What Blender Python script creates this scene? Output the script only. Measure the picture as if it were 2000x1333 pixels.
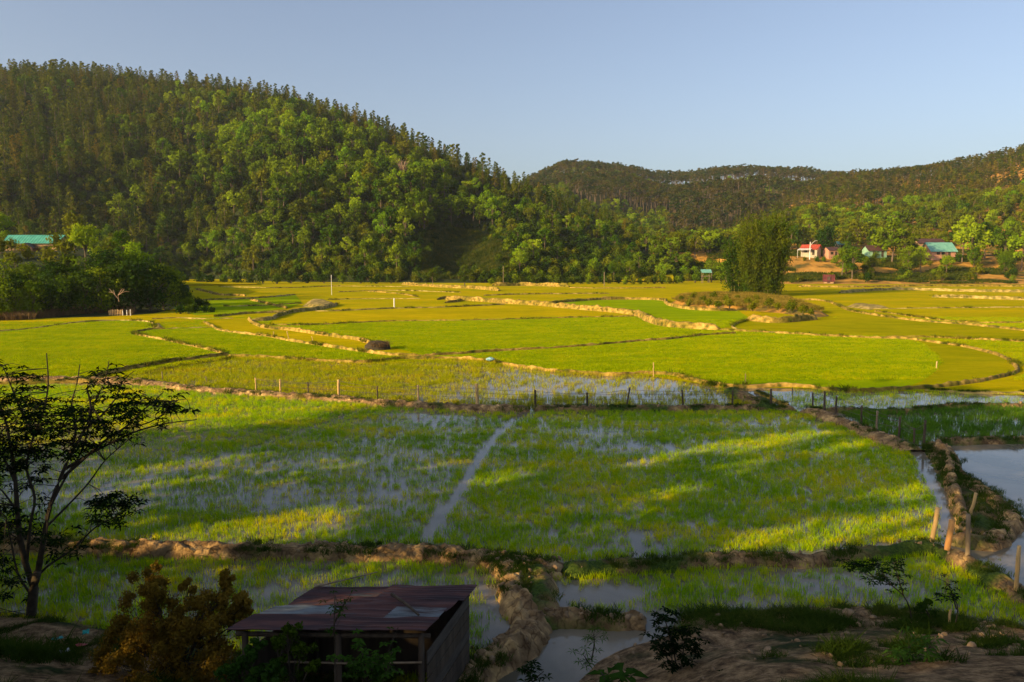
import bpy, math, random
import numpy as np
from mathutils import Vector

for _o in list(bpy.data.objects):
    bpy.data.objects.remove(_o)
S = bpy.context.scene
COL = S.collection
R = math.radians
rng = np.random.default_rng(11)
random.seed(11)

# ------------------------------------------------------------------ camera
CAMH = 9.0
PITCH = math.atan(166.5 / 1500)
SP, CP = math.sin(PITCH), math.cos(PITCH)
cd = bpy.data.cameras.new('camera')
cam = bpy.data.objects.new('camera', cd)
COL.objects.link(cam)
cd.sensor_width = 36
cd.lens = 27
cd.clip_start = 0.1
cd.clip_end = 9000
cam.location = (0, 0, CAMH)
cam.rotation_euler = (R(90) - PITCH, 0, 0)
S.camera = cam

# ------------------------------------------------------------------ sky, sun, exposure
SUN_EL, SUN_AZ = 18.0, 238.0          # azimuth clockwise from +Y
W = bpy.data.worlds.new("World")
S.world = W
W.use_nodes = True
wt = W.node_tree
bg = wt.nodes['Background']
sky = wt.nodes.new('ShaderNodeTexSky')
sky.sky_type = 'NISHITA'
sky.sun_disc = False
sky.sun_elevation = R(SUN_EL)
sky.sun_rotation = R(SUN_AZ)
sky.altitude = 900
sky.air_density = 1.0
sky.dust_density = 6.0
sky.ozone_density = 2.0
hs = wt.nodes.new('ShaderNodeHueSaturation')
hs.inputs['Saturation'].default_value = 0.84
hs.inputs['Hue'].default_value = 0.504
wt.links.new(sky.outputs[0], hs.inputs['Color'])
wt.links.new(hs.outputs[0], bg.inputs['Color'])
bg.inputs['Strength'].default_value = 0.12
sd = bpy.data.lights.new('sun', 'SUN')
sun = bpy.data.objects.new('sun', sd)
COL.objects.link(sun)
sd.energy = 4.8
sd.angle = R(0.5)
sd.color = (1.0, 0.70, 0.31)
_sv = Vector((math.sin(R(SUN_AZ)) * math.cos(R(SUN_EL)), math.cos(R(SUN_AZ)) * math.cos(R(SUN_EL)), math.sin(R(SUN_EL))))
sun.rotation_euler = _sv.to_track_quat('Z', 'Y').to_euler()
S.view_settings.view_transform = 'Standard'
S.view_settings.look = 'None'
S.view_settings.gamma = 1.0
S.view_settings.exposure = 0.72
S.cycles.max_bounces = 6
S.cycles.diffuse_bounces = 2
S.cycles.glossy_bounces = 2
S.cycles.transmission_bounces = 3
S.cycles.transparent_max_bounces = 4
S.cycles.volume_bounces = 0
S.cycles.caustics_reflective = False
S.cycles.caustics_refractive = False

# ------------------------------------------------------------------ helpers
def slope_px(py):
    v = (666.5 - np.asarray(py, float)) / 1500
    return (-SP + v * CP) / (CP + v * SP)

def G(px, py, z=0.0):
    """point of the horizontal plane z seen at photo pixel (px, py): used once, to survey the place"""
    u = (px - 1000) / 1500; v = (666.5 - py) / 1500
    t = (z - CAMH) / (-SP + v * CP)
    return np.array([u * t, (CP + v * SP) * t, z])

def PX(x, y, z=0.0):
    dep = y * CP - (z - CAMH) * SP
    up = y * SP + (z - CAMH) * CP
    return 1000 + 1500 * x / dep, 666.5 - 1500 * up / dep

def vnoise(x, y, seed=0):
    x = np.asarray(x, float); y = np.asarray(y, float)
    xi = np.floor(x).astype(np.int64); yi = np.floor(y).astype(np.int64)
    fx = x - xi; fy = y - yi
    fx = fx * fx * (3 - 2 * fx); fy = fy * fy * (3 - 2 * fy)
    def h(a, b):
        n = (a * 374761393 + b * 668265263 + seed * 974634777) & 0x7fffffff
        n = ((n ^ (n >> 13)) * 1274126177) & 0x7fffffff
        n = n ^ (n >> 16)
        return (n & 0xffff) / 65535.0
    return (h(xi, yi) * (1 - fx) + h(xi + 1, yi) * fx) * (1 - fy) + (h(xi, yi + 1) * (1 - fx) + h(xi + 1, yi + 1) * fx) * fy

def fbm(x, y, seed=0, octv=4):
    s = 0; a = .5; t = 0
    for k in range(octv):
        s = s + a * vnoise(np.asarray(x) * 2 ** k, np.asarray(y) * 2 ** k, seed + k * 17)
        t += a; a *= .5
    return s / t

def sstep(a, b, x):
    t = np.clip((np.asarray(x, float) - a) / (b - a), 0, 1)
    return t * t * (3 - 2 * t)

def inpoly(px, py, poly):
    px = np.asarray(px, float); py = np.asarray(py, float)
    ins = np.zeros(px.shape, bool)
    n = len(poly)
    for i in range(n):
        x1, y1 = poly[i]; x2, y2 = poly[(i + 1) % n]
        if y1 == y2:
            continue
        c = ((y1 > py) != (y2 > py)) & (px < (x2 - x1) * (py - y1) / (y2 - y1) + x1)
        ins ^= c
    return ins

def dist_poly(x, y, pts):
    d = np.full(np.shape(x), 1e9)
    for i in range(len(pts) - 1):
        a = pts[i]; b = pts[i + 1]
        vx, vy = b[0] - a[0], b[1] - a[1]
        L = vx * vx + vy * vy + 1e-9
        t = np.clip(((x - a[0]) * vx + (y - a[1]) * vy) / L, 0, 1)
        d = np.minimum(d, np.hypot(x - a[0] - t * vx, y - a[1] - t * vy))
    return d

def catmull(pts, ds):
    P = np.array(pts, float)
    if len(P) < 3:
        n = max(2, int(np.linalg.norm(P[1] - P[0]) / ds))
        return np.array([P[0] + (P[1] - P[0]) * i / n for i in range(n + 1)])
    P = np.vstack([2 * P[0] - P[1], P, 2 * P[-1] - P[-2]])
    out = []
    for i in range(1, len(P) - 2):
        p0, p1, p2, p3 = P[i - 1:i + 3]
        # centripetal-ish tangents limited by the chord keep uneven spacing from looping
        L = np.linalg.norm(p2 - p1)
        m1 = (p2 - p0); m2 = (p3 - p1)
        m1 = m1 / (np.linalg.norm(m1) + 1e-9) * L * .9; m2 = m2 / (np.linalg.norm(m2) + 1e-9) * L * .9
        n = max(1, int(L / ds))
        for k in range(n):
            t = k / n
            out.append((2*t**3-3*t**2+1)*p1 + (t**3-2*t**2+t)*m1 + (-2*t**3+3*t**2)*p2 + (t**3-t**2)*m2)
    out.append(P[-2])
    return np.array(out)

# ------------------------------------------------------------------ materials
def _nt(name):
    m = bpy.data.materials.new(name)
    m.use_nodes = True
    nt = m.node_tree
    for n in list(nt.nodes):
        nt.nodes.remove(n)
    out = nt.nodes.new('ShaderNodeOutputMaterial')
    return m, nt, out

def _noise(nt, scale, detail=4, vec=None, stretch=None, rough=.55, dist=0.0):
    n = nt.nodes.new('ShaderNodeTexNoise')
    n.inputs['Scale'].default_value = scale
    n.inputs['Detail'].default_value = detail
    n.inputs['Roughness'].default_value = rough
    n.inputs['Distortion'].default_value = dist
    if vec is None:
        vec = nt.nodes.new('ShaderNodeNewGeometry').outputs['Position']
    if stretch:
        mp = nt.nodes.new('ShaderNodeMapping')
        mp.inputs['Scale'].default_value = stretch
        nt.links.new(vec, mp.inputs['Vector']); vec = mp.outputs[0]
    nt.links.new(vec, n.inputs['Vector'])
    return n.outputs['Fac']

def _ramp(nt, fac, stops):
    r = nt.nodes.new('ShaderNodeValToRGB')
    e = r.color_ramp.elements
    while len(e) < len(stops):
        e.new(0.5)
    for k, (p, c) in enumerate(stops):
        e[k].position = p
        e[k].color = (c[0], c[1], c[2], 1)
    nt.links.new(fac, r.inputs['Fac'])
    return r.outputs['Color']

def _mix(nt, a, b, fac, mode='MIX'):
    m = nt.nodes.new('ShaderNodeMix')
    m.data_type = 'RGBA'; m.blend_type = mode
    def put(sock, v):
        if hasattr(v, 'is_output'):
            nt.links.new(v, sock)
        elif isinstance(v, (int, float)):
            sock.default_value = v
        else:
            sock.default_value = (v[0], v[1], v[2], 1)
    put(m.inputs[0], fac); put(m.inputs[6], a); put(m.inputs[7], b)
    return m.outputs[2]

def _math(nt, op, a, b=0.0, clamp=False):
    m = nt.nodes.new('ShaderNodeMath'); m.operation = op; m.use_clamp = clamp
    for s, v in ((m.inputs[0], a), (m.inputs[1], b)):
        if hasattr(v, 'is_output'):
            nt.links.new(v, s)
        else:
            s.default_value = v
    return m.outputs[0]

def _bump(nt, h, strength, dist):
    b = nt.nodes.new('ShaderNodeBump')
    b.inputs['Strength'].default_value = strength
    b.inputs['Distance'].default_value = dist
    nt.links.new(h, b.inputs['Height'])
    return b.outputs['Normal']

def surf(name, stops, scale=1.0, detail=5, rough=.9, bump=0.0, bscale=None, bdist=.05, stretch=None, spec=.2, metal=0.0, big=None):
    """rough opaque surface: noise-mixed colours, optional bump; big=(scale, dark, light) multiplies large patches"""
    m, nt, out = _nt(name)
    f = _noise(nt, scale, detail, stretch=stretch)
    c = _ramp(nt, f, stops)
    if big:
        f2 = _noise(nt, big[0], 3)
        c = _mix(nt, c, _ramp(nt, f2, [(.35, big[1]), (.65, big[2])]), 1.0, 'MULTIPLY')
    p = nt.nodes.new('ShaderNodeBsdfPrincipled')
    nt.links.new(c, p.inputs['Base Color'])
    p.inputs['Roughness'].default_value = rough
    p.inputs['Specular IOR Level'].default_value = spec
    p.inputs['Metallic'].default_value = metal
    if bump:
        nt.links.new(_bump(nt, _noise(nt, bscale or scale * 3, 5, stretch=stretch), bump, bdist), p.inputs['Normal'])
    nt.links.new(p.outputs[0], out.inputs[0])
    return m

def leafy(name, c1, c2, trans=.35, nscale=.6, dark=(.55, .6, .5)):
    """leaves: colour differs from plant to plant and clump to clump, light passes through"""
    m, nt, out = _nt(name)
    oi = nt.nodes.new('ShaderNodeObjectInfo')
    f = _noise(nt, nscale, 2)
    f = _math(nt, 'MULTIPLY', _math(nt, 'SUBTRACT', f, .5), 1.6)
    f = _math(nt, 'ADD', f, oi.outputs['Random'], clamp=True)
    c = _mix(nt, c1, c2, f)
    d = nt.nodes.new('ShaderNodeBsdfDiffuse'); t = nt.nodes.new('ShaderNodeBsdfTranslucent')
    nt.links.new(c, d.inputs[0])
    nt.links.new(_mix(nt, c, (1.3, 1.15, .5), 1.0, 'MULTIPLY'), t.inputs[0])
    ms = nt.nodes.new('ShaderNodeMixShader'); ms.inputs[0].default_value = trans
    nt.links.new(d.outputs[0], ms.inputs[1]); nt.links.new(t.outputs[0], ms.inputs[2])
    nt.links.new(ms.outputs[0], out.inputs[0])
    return m

# ------------------------------------------------------------------ mesh builder
class MB:
    def __init__(s):
        s.v = []; s.f = []; s.m = []; s.n = 0
    def add(s, v, f, mat=0):
        v = np.asarray(v, float).reshape(-1, 3)
        s.v.append(v)
        f = [tuple(int(i) + s.n for i in q) for q in f]
        s.f += f; s.m += [mat] * len(f)
        s.n += len(v)
        return s
    def box(s, x0, x1, y0, y1, z0, z1, mat=0):
        v = [(x0,y0,z0),(x1,y0,z0),(x1,y1,z0),(x0,y1,z0),(x0,y0,z1),(x1,y0,z1),(x1,y1,z1),(x0,y1,z1)]
        return s.add(v, [(0,3,2,1),(4,5,6,7),(0,1,5,4),(1,2,6,5),(2,3,7,6),(3,0,4,7)], mat)
    def tube(s, pts, rad, n=6, mat=0, jit=0.0):
        P = np.array(pts, float); k = len(P)
        rad = np.full(k, rad) if np.isscalar(rad) else np.array(rad, float)
        T = np.gradient(P, axis=0); T /= np.linalg.norm(T, axis=1)[:, None] + 1e-9
        ref = np.where(np.abs(T[:, 2:3]) > .9, [[1., 0, 0]], [[0., 0, 1.]])
        U = np.cross(T, ref); U /= np.linalg.norm(U, axis=1)[:, None] + 1e-9
        V = np.cross(T, U)
        a = np.arange(n) * 2 * math.pi / n
        rr = rad[:, None] * (1 + jit * (rng.random((k, n)) - .5))
        v = P[:, None, :] + rr[..., None] * (np.cos(a)[None, :, None] * U[:, None] + np.sin(a)[None, :, None] * V[:, None])
        f = []
        for i in range(k - 1):
            for j in range(n):
                j2 = (j + 1) % n
                f.append((i*n+j, i*n+j2, (i+1)*n+j2, (i+1)*n+j))
        f.append(tuple(range(n))[::-1]); f.append(tuple((k-1)*n + j for j in range(n)))
        return s.add(v, f, mat)
    def quads(s, V4, mat=0):
        V4 = np.asarray(V4, float)
        n = len(V4)
        idx = (np.arange(n * 4) + 0).reshape(n, 4)
        return s.add(V4.reshape(-1, 3), idx.tolist(), mat)
    def grid(s, X, Y, Z, mat=0):
        a, b = X.shape
        i = np.arange(a * b).reshape(a, b)
        f = np.stack([i[:-1, :-1], i[:-1, 1:], i[1:, 1:], i[1:, :-1]], -1).reshape(-1, 4)
        return s.add(np.stack([X, Y, Z], -1).reshape(-1, 3), f.tolist(), mat)
    def mesh(s, name, mats, smooth=False):
        me = bpy.data.meshes.new(name)
        me.from_pydata(np.vstack(s.v).tolist(), [], s.f)
        mats = mats if isinstance(mats, (list, tuple)) else [mats]
        for m in mats:
            me.materials.append(m)
        me.polygons.foreach_set('material_index', s.m)
        if smooth:
            me.polygons.foreach_set('use_smooth', [True] * len(s.f))
        me.update()
        return me
    def build(s, name, mats, parent=None, smooth=False, loc=None, rz=0.0):
        o = bpy.data.objects.new(name, s.mesh(name, mats, smooth))
        COL.objects.link(o)
        if parent is not None:
            o.parent = parent
        if loc is not None:
            o.location = loc
        o.rotation_euler.z = rz
        return o

def tag(o, label=None, cat=None, group=None, kind=None):
    if label: o['label'] = label
    if cat: o['category'] = cat
    if group: o['group'] = group
    if kind: o['kind'] = kind
    return o

def thing(name, label, cat, loc=(0, 0, 0), rz=0.0, group=None):
    o = bpy.data.objects.new(name, None)
    o.empty_display_size = .3
    COL.objects.link(o)
    o.location = loc; o.rotation_euler.z = rz
    return tag(o, label, cat, group)

def put_mesh(name, me, parent=None):
    o = bpy.data.objects.new(name, me)
    COL.objects.link(o)
    if parent is not None:
        o.parent = parent
    return o

# ------------------------------------------------------------------ instanced stuff
_pn = [0]
def scatter(name, pts, scl, protos, idx=None, rot=None, label=None):
    """one 'stuff' object: copies of the proto meshes on the given points"""
    pts = np.asarray(pts, float)
    n = len(pts)
    me = bpy.data.meshes.new(name)
    me.vertices.add(n)
    me.vertices.foreach_set('co', pts.astype(np.float32).ravel())
    a = me.attributes.new('rotv', 'FLOAT_VECTOR', 'POINT')
    if rot is None:
        rot = np.zeros((n, 3)); rot[:, 2] = rng.random(n) * 6.283
        rot[:, 0] = rng.normal(0, .05, n); rot[:, 1] = rng.normal(0, .05, n)
    a.data.foreach_set('vector', rot.astype(np.float32).ravel())
    a = me.attributes.new('scl', 'FLOAT', 'POINT'); a.data.foreach_set('value', np.asarray(scl, np.float32))
    if idx is None:
        idx = rng.integers(0, len(protos), n)
    a = me.attributes.new('vidx', 'INT', 'POINT'); a.data.foreach_set('value', np.asarray(idx, np.int32))
    me.update()
    o = bpy.data.objects.new(name, me)
    COL.objects.link(o)
    pc = bpy.data.collections.new(name + '_kinds')
    for k, pm in enumerate(protos):
        _pn[0] += 1
        po = bpy.data.objects.new('%s_kind_%04d' % (name, _pn[0]), pm)
        pc.objects.link(po)
    ng = bpy.data.node_groups.new(name + '_scatter', 'GeometryNodeTree')
    ng.interface.new_socket('Geometry', in_out='INPUT', socket_type='NodeSocketGeometry')
    ng.interface.new_socket('Geometry', in_out='OUTPUT', socket_type='NodeSocketGeometry')
    N = ng.nodes; L = ng.links
    gi = N.new('NodeGroupInput'); go = N.new('NodeGroupOutput')
    ci = N.new('GeometryNodeCollectionInfo')
    ci.inputs['Collection'].default_value = pc
    ci.inputs['Separate Children'].default_value = True
    ci.inputs['Reset Children'].default_value = True
    ip = N.new('GeometryNodeInstanceOnPoints')
    ip.inputs['Pick Instance'].default_value = True
    def na(nm, t):
        q = N.new('GeometryNodeInputNamedAttribute'); q.data_type = t; q.inputs['Name'].default_value = nm
        return q.outputs[0]
    L.new(gi.outputs[0], ip.inputs['Points'])
    L.new(ci.outputs[0], ip.inputs['Instance'])
    L.new(na('vidx', 'INT'), ip.inputs['Instance Index'])
    L.new(na('rotv', 'FLOAT_VECTOR'), ip.inputs['Rotation'])
    L.new(na('scl', 'FLOAT'), ip.inputs['Scale'])
    L.new(ip.outputs[0], go.inputs[0])
    md = o.modifiers.new('scatter', 'NODES'); md.node_group = ng
    tag(o, label, None, None, 'stuff')
    return o

# ------------------------------------------------------------------ plants
def leaf_quads(c, nrm, size, aspect=.6):
    n = len(c)
    nrm = nrm / (np.linalg.norm(nrm, axis=1)[:, None] + 1e-9)
    r = rng.normal(size=(n, 3))
    t = np.cross(nrm, r); t /= np.linalg.norm(t, axis=1)[:, None] + 1e-9
    b = np.cross(nrm, t)
    t = t * size[:, None] * .5; b = b * size[:, None] * .5 * aspect
    return np.stack([c - t, c + b * 1.0, c + t, c - b * 1.0], 1)

def clump_leaves(clumps, per, size, aspect=.65, shell=.5, up=.15):
    out = []
    for (c, r) in clumps:
        c = np.asarray(c, float); r = np.asarray(r, float) * np.ones(3)
        d = rng.normal(size=(per, 3)); d[:, 2] += up
        d /= np.linalg.norm(d, axis=1)[:, None]
        k = (shell + (1 - shell) * rng.random(per)) * (1 + .12 * rng.normal(size=per))
        p = c + d * r * k[:, None]
        out.append(leaf_quads(p, d + rng.normal(0, .5, (per, 3)), size * (.6 + .8 * rng.random(per)), aspect))
    return np.concatenate(out)

def broadleaf_parts(seed, H=10.0, rad=3.6, nclump=16, per=46, leaf=.75, trunk_h=.32, flat=.8):
    random.seed(seed)
    t = MB(); cr = MB()
    base = H * trunk_h
    t.tube([(0,0,-.6),(0.1,0,base*.5),(.15,.1,base),(.1,.1,H*.72)], [.28*H/10,.22*H/10,.18*H/10,.06], 6)
    cl = []
    for k in range(nclump):
        a = random.random() * 6.283
        zz = random.random()
        env = math.sin(math.pi * min(1, .12 + .88 * zz)) ** .55
        rr = rad * env * (.35 + .6 * random.random())
        c = (math.cos(a) * rr, math.sin(a) * rr, base + (H - base) * (.08 + .82 * zz))
        q = rad * (.28 + .26 * random.random())
        cl.append((c, (q, q, q * flat)))
        if k % 2 == 0:
            t.tube([(.1, .1, base + (c[2] - base) * .35), (c[0] * .6, c[1] * .6, c[2] - .5), c], [.09, .06, .02], 4)
    cr.quads(clump_leaves(cl, per, leaf, .7, .45, .35))
    return t, cr

def pine_parts(seed, H=11.5, rad=2.9, bare=.12, per=40, leaf=.7):
    random.seed(seed)
    t = MB(); cr = MB()
    lean = random.uniform(-.4, .4)
    t.tube([(0,0,-.6),(lean*.3,0,H*.4),(lean,0,H*.95)], [.2,.14,.03], 5)
    cl = []
    n = 17
    for k in range(n):
        u = k / (n - 1)
        z = H * (bare + (1 - bare) * u)
        r = rad * (1 - .85 * u) ** .8 * (.55 + .7 * random.random()) + .3
        a = k * 2.4 + random.random()
        off = r * .62
        q = max(.4, r * .62)
        cl.append(((math.cos(a) * off + lean * u, math.sin(a) * off, z), (q, q, q * .75)))
    cl.append(((lean, 0, H * .98), (.5, .5, .6)))
    cr.quads(clump_leaves(cl, per, leaf, .45, .3, .5))
    return t, cr

def ridge_pine_parts(seed, H=15.0):
    random.seed(seed)
    t = MB(); cr = MB()
    t.tube([(0,0,-.6),(.2,0,H*.5),(.3,.1,H*.85)], [.22,.17,.08], 5)
    cl = []
    for k in range(11):
        a = random.random() * 6.283; rr = random.random() ** .6 * 3.0
        z = H * (.62 + .34 * random.random()) - rr * .2
        c = (math.cos(a) * rr, math.sin(a) * rr, z)
        cl.append((c, (1.35, 1.35, .7)))
        t.tube([(.25, 0, z - 1.5), c], [.07, .03], 4)
    cr.quads(clump_leaves(cl, 34, .8, .5, .3, .4))
    return t, cr

def bush_parts(seed, H=2.6, rad=1.9, per=60, leaf=.42, n=7):
    random.seed(seed)
    t = MB(); cr = MB(); cl = []
    for k in range(n):
        a = random.random() * 6.283; rr = random.random() * rad * .65
        c = (math.cos(a) * rr, math.sin(a) * rr, H * (.25 + .5 * random.random()))
        q = rad * (.35 + .25 * random.random())
        cl.append((c, (q, q, min(q, H * .4))))
        t.tube([(0, 0, -.2), (c[0] * .5, c[1] * .5, c[2] * .6), c], [.05, .04, .02], 4)
    cr.quads(clump_leaves(cl, per, leaf, .6, .35, .3))
    return t, cr

def dead_parts(seed, H=9.0, spread=3.2, n=26, r0=.18):
    random.seed(seed)
    t = MB()
    t.tube([(0,0,-.4),(.1,0,H*.3),(0,.1,H*.6)], [r0, r0*.8, r0*.4], 5)
    for k in range(n):
        a = random.random() * 6.283
        z0 = H * (.2 + .35 * random.random()); z1 = z0 + H * (.25 + .35 * random.random())
        rr = spread * (.4 + .6 * random.random())
        m = (math.cos(a) * rr * .45, math.sin(a) * rr * .45, (z0 + z1) / 2 + .3)
        e = (math.cos(a) * rr, math.sin(a) * rr, z1)
        t.tube([(0, 0, z0), m, e], [r0 * .45, r0 * .3, .02], 4)
        for q in range(3):
            b = (m[0] + random.uniform(-1, 1), m[1] + random.uniform(-1, 1), m[2] + random.uniform(.6, 1.8))
            t.tube([m, b], [r0 * .22, .015], 3)
    return t
# ------------------------------------------------------------------ palette
M = {}
M['bark'] = surf('bark', [(.3, (.09, .065, .04)), (.7, (.19, .14, .09))], 3, rough=.95)
M['dark_bark'] = surf('dark_bark', [(.3, (.03, .024, .016)), (.7, (.07, .055, .035))], 8, rough=.95)
M['pale_bark'] = surf('pale_bark', [(.3, (.30, .19, .12)), (.7, (.42, .30, .20))], 4, rough=.95)
M['pine_leaf'] = leafy('pine_needles', (.030, .068, .003), (.140, .155, .006), .18, .12)
M['pine_leaf_b'] = leafy('pine_needles_brown', (.060, .075, .003), (.170, .135, .009), .18, .12)
M['pine_far'] = leafy('pine_needles_far', (.022, .048, .008), (.070, .085, .014), .18, .08)
M['pine_far_b'] = leafy('pine_needles_far_brown', (.040, .055, .008), (.105, .085, .018), .18, .08)
M['leaf_mid'] = leafy('leaf_mid', (.042, .098, .003), (.165, .230, .006), .28, .2)
M['leaf_bright'] = leafy('leaf_bright', (.13, .26, .006), (.28, .37, .012), .4, .35)
M['leaf_olive'] = leafy('leaf_olive', (.060, .095, .004), (.165, .175, .007), .28, .2)
M['leaf_dark'] = leafy('leaf_dark', (.020, .052, .005), (.055, .090, .007), .25, .5)
M['leaf_rust'] = leafy('leaf_rust', (.09, .055, .015), (.17, .09, .02), .3, .4)
M['hill'] = surf('hill_undergrowth', [(.3, (.014, .026, .004)), (.55, (.030, .045, .006)), (.75, (.070, .058, .014))], .12, 6, bump=.8, bscale=.5, bdist=1.0,
                 big=(.02, (.6, .75, .6), (1.15, 1.0, .9)))
M['soil_hill'] = surf('ochre_soil_slope', [(.28, (.06, .07, .008)), (.42, (.14, .10, .014)), (.52, (.42, .21, .030)), (.72, (.62, .34, .07))], .14, 6, bump=.7, bscale=.6, bdist=.6)
M['ground'] = surf('ground_earth', [(.3, (.10, .085, .025)), (.7, (.17, .15, .03))], .1, 6)
M['near_ground'] = None
M['mud_far'] = surf('dry_mud', [(.34, (.10, .10, .015)), (.46, (.30, .19, .035)), (.64, (.56, .36, .085))], 1.6, 5, bump=.6, bscale=2.5, bdist=.2)
M['mud_far'] = surf('dry_mud', [(.34, (.10, .10, .015)), (.46, (.30, .19, .035)), (.64, (.56, .36, .085))], 1.6, 5, bump=.6, bscale=2.5, bdist=.2, big=(.28, (.42, .52, .22), (1, 1, 1)))
M['mud_green'] = surf('dry_mud_grassy', [(.28, (.10, .11, .015)), (.46, (.22, .17, .04)), (.55, (.38, .28, .08)), (.75, (.50, .37, .13))], 1.1, 5, bump=.6, bscale=2.5, bdist=.2)
M['wood'] = surf('weathered_wood', [(.3, (.16, .12, .075)), (.7, (.30, .23, .15))], 6, rough=.9, stretch=(1, 1, .15), bump=.3, bscale=20, bdist=.01)
M['wood_warm'] = surf('pale_fresh_wood', [(.3, (.42, .27, .11)), (.7, (.60, .40, .17))], 6, rough=.85, stretch=(1, 1, .15))
M['wood_dark'] = surf('dark_wood', [(.3, (.045, .034, .024)), (.7, (.10, .075, .05))], 6, rough=.9, stretch=(1, 1, .15))
M['wire'] = surf('rusty_wire', [(.3, (.08, .06, .045)), (.7, (.14, .11, .09))], 9, rough=.6)
M['white'] = surf('whitewashed_concrete', [(.3, (.62, .60, .55)), (.7, (.78, .76, .70))], 2, rough=.7)

def water_mat():
    m, nt, out = _nt('paddy_water')
    p = nt.nodes.new('ShaderNodeBsdfPrincipled')
    f = _noise(nt, .35, 5, dist=.6)
    c = _ramp(nt, f, [(.35, (.12, .105, .07)), (.65, (.24, .20, .14))])
    nt.links.new(c, p.inputs['Base Color'])
    p.inputs['Roughness'].default_value = .07
    p.inputs['IOR'].default_value = 1.37
    h = _noise(nt, 9, 3, stretch=(1, .6, 1))
    nt.links.new(_bump(nt, h, .12, .02), p.inputs['Normal'])
    nt.links.new(p.outputs[0], out.inputs[0])
    return m
M['water'] = water_mat()

def near_bund_mat(name='mud_dike', g0=.44, lift=1.0):
    """mud dike: cracked dry mud, with grass mat on top in patches"""
    m, nt, out = _nt(name)
    geo = nt.nodes.new('ShaderNodeNewGeometry')
    pos = geo.outputs['Position']
    c = _ramp(nt, _noise(nt, 2.2, 6, pos), [(.25, (.06 * lift, .035 * lift, .016 * lift)), (.5, (.22 * lift, .14 * lift, .065 * lift)), (.70, (.50 * lift, .33 * lift, .135 * lift))])
    vo = nt.nodes.new('ShaderNodeTexVoronoi'); vo.feature = 'DISTANCE_TO_EDGE'; vo.inputs['Scale'].default_value = 2.6
    wob = nt.nodes.new('ShaderNodeTexNoise'); wob.inputs['Scale'].default_value = 3.0
    nt.links.new(pos, wob.inputs['Vector'])
    nt.links.new(_mix(nt, pos, wob.outputs['Color'], .35), vo.inputs['Vector'])
    crack = _ramp(nt, vo.outputs['Distance'], [(.0, (.35, .3, .28)), (.06, (1, 1, 1))])
    c = _mix(nt, c, crack, .8, 'MULTIPLY')
    g = _ramp(nt, _noise(nt, 14, 4, pos), [(.3, (.022, .045, .006)), (.7, (.07, .11, .014))])
    patch = _ramp(nt, _noise(nt, .55, 4, pos), [(g0, (0, 0, 0)), (g0 + .1, (1, 1, 1))])
    c = _mix(nt, c, g, patch)
    p = nt.nodes.new('ShaderNodeBsdfPrincipled')
    p.inputs['Roughness'].default_value = .95; p.inputs['Specular IOR Level'].default_value = .15
    nt.links.new(c, p.inputs['Base Color'])
    hgt = _math(nt, 'ADD', _noise(nt, 5, 6, pos), vo.outputs['Distance'])
    nt.links.new(_bump(nt, hgt, .9, .12), p.inputs['Normal'])
    nt.links.new(p.outputs[0], out.inputs[0])
    return m
M['dike'] = near_bund_mat()
M['dike_dry'] = near_bund_mat('dry_mud_dike', .60, 1.25)

def near_ground_mat():
    m, nt, out = _nt('bank_soil')
    pos = nt.nodes.new('ShaderNodeNewGeometry').outputs['Position']
    c = _ramp(nt, _noise(nt, 2.4, 9, pos, rough=.78), [(.36, (.045, .028, .014)), (.48, (.26, .16, .075)), (.62, (.62, .41, .21))])
    g = _ramp(nt, _noise(nt, 11, 4, pos), [(.3, (.018, .030, .007)), (.7, (.055, .075, .014))])
    patch = _ramp(nt, _noise(nt, .45, 5, pos), [(.53, (0, 0, 0)), (.62, (1, 1, 1))])
    c = _mix(nt, c, g, patch)
    p = nt.nodes.new('ShaderNodeBsdfPrincipled')
    p.inputs['Roughness'].default_value = .95; p.inputs['Specular IOR Level'].default_value = .15
    nt.links.new(c, p.inputs['Base Color'])
    nt.links.new(_bump(nt, _noise(nt, 5, 8, pos, rough=.75), 1.0, .3), p.inputs['Normal'])
    nt.links.new(p.outputs[0], out.inputs[0])
    return m
M['near_ground'] = near_ground_mat()

def rice_sheet(name, c1, c2, c3, streak=.5):
    """dense young rice seen from far: soft mottling, fine grain"""
    m, nt, out = _nt(name)
    pos = nt.nodes.new('ShaderNodeNewGeometry').outputs['Position']
    c = _ramp(nt, _noise(nt, .09, 5, pos, stretch=(.7, 1.3, 1)), [(.3, c1), (.5, c2), (.72, c3)])
    mid_ = _ramp(nt, _noise(nt, .35, 5, pos, rough=.65, stretch=(.6, 1.5, 1)), [(.32, (.80, .86, .8)), (.68, (1.14, 1.08, 1.0))])
    c = _mix(nt, c, mid_, 1.0, 'MULTIPLY')
    fine = _ramp(nt, _noise(nt, 1.1, 6, pos, rough=.75), [(.25, (.84, .86, .8)), (.75, (1.10, 1.08, 1.0))])
    c = _mix(nt, c, fine, 1.0, 'MULTIPLY')
    d = nt.nodes.new('ShaderNodeBsdfDiffuse')
    nt.links.new(c, d.inputs[0])
    nt.links.new(_bump(nt, _noise(nt, 3.0, 5, pos), .4, .15), d.inputs['Normal'])
    t = nt.nodes.new('ShaderNodeBsdfTranslucent'); nt.links.new(c, t.inputs[0])
    ms = nt.nodes.new('ShaderNodeMixShader'); ms.inputs[0].default_value = .12
    nt.links.new(d.outputs[0], ms.inputs[1]); nt.links.new(t.outputs[0], ms.inputs[2])
    nt.links.new(ms.outputs[0], out.inputs[0])
    return m
M['rice_green'] = rice_sheet('rice_green', (.22, .33, .002), (.28, .38, .002), (.34, .41, .003))
M['rice_lime'] = rice_sheet('rice_lime', (.34, .33, .002), (.44, .38, .003), (.58, .41, .004))
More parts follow.
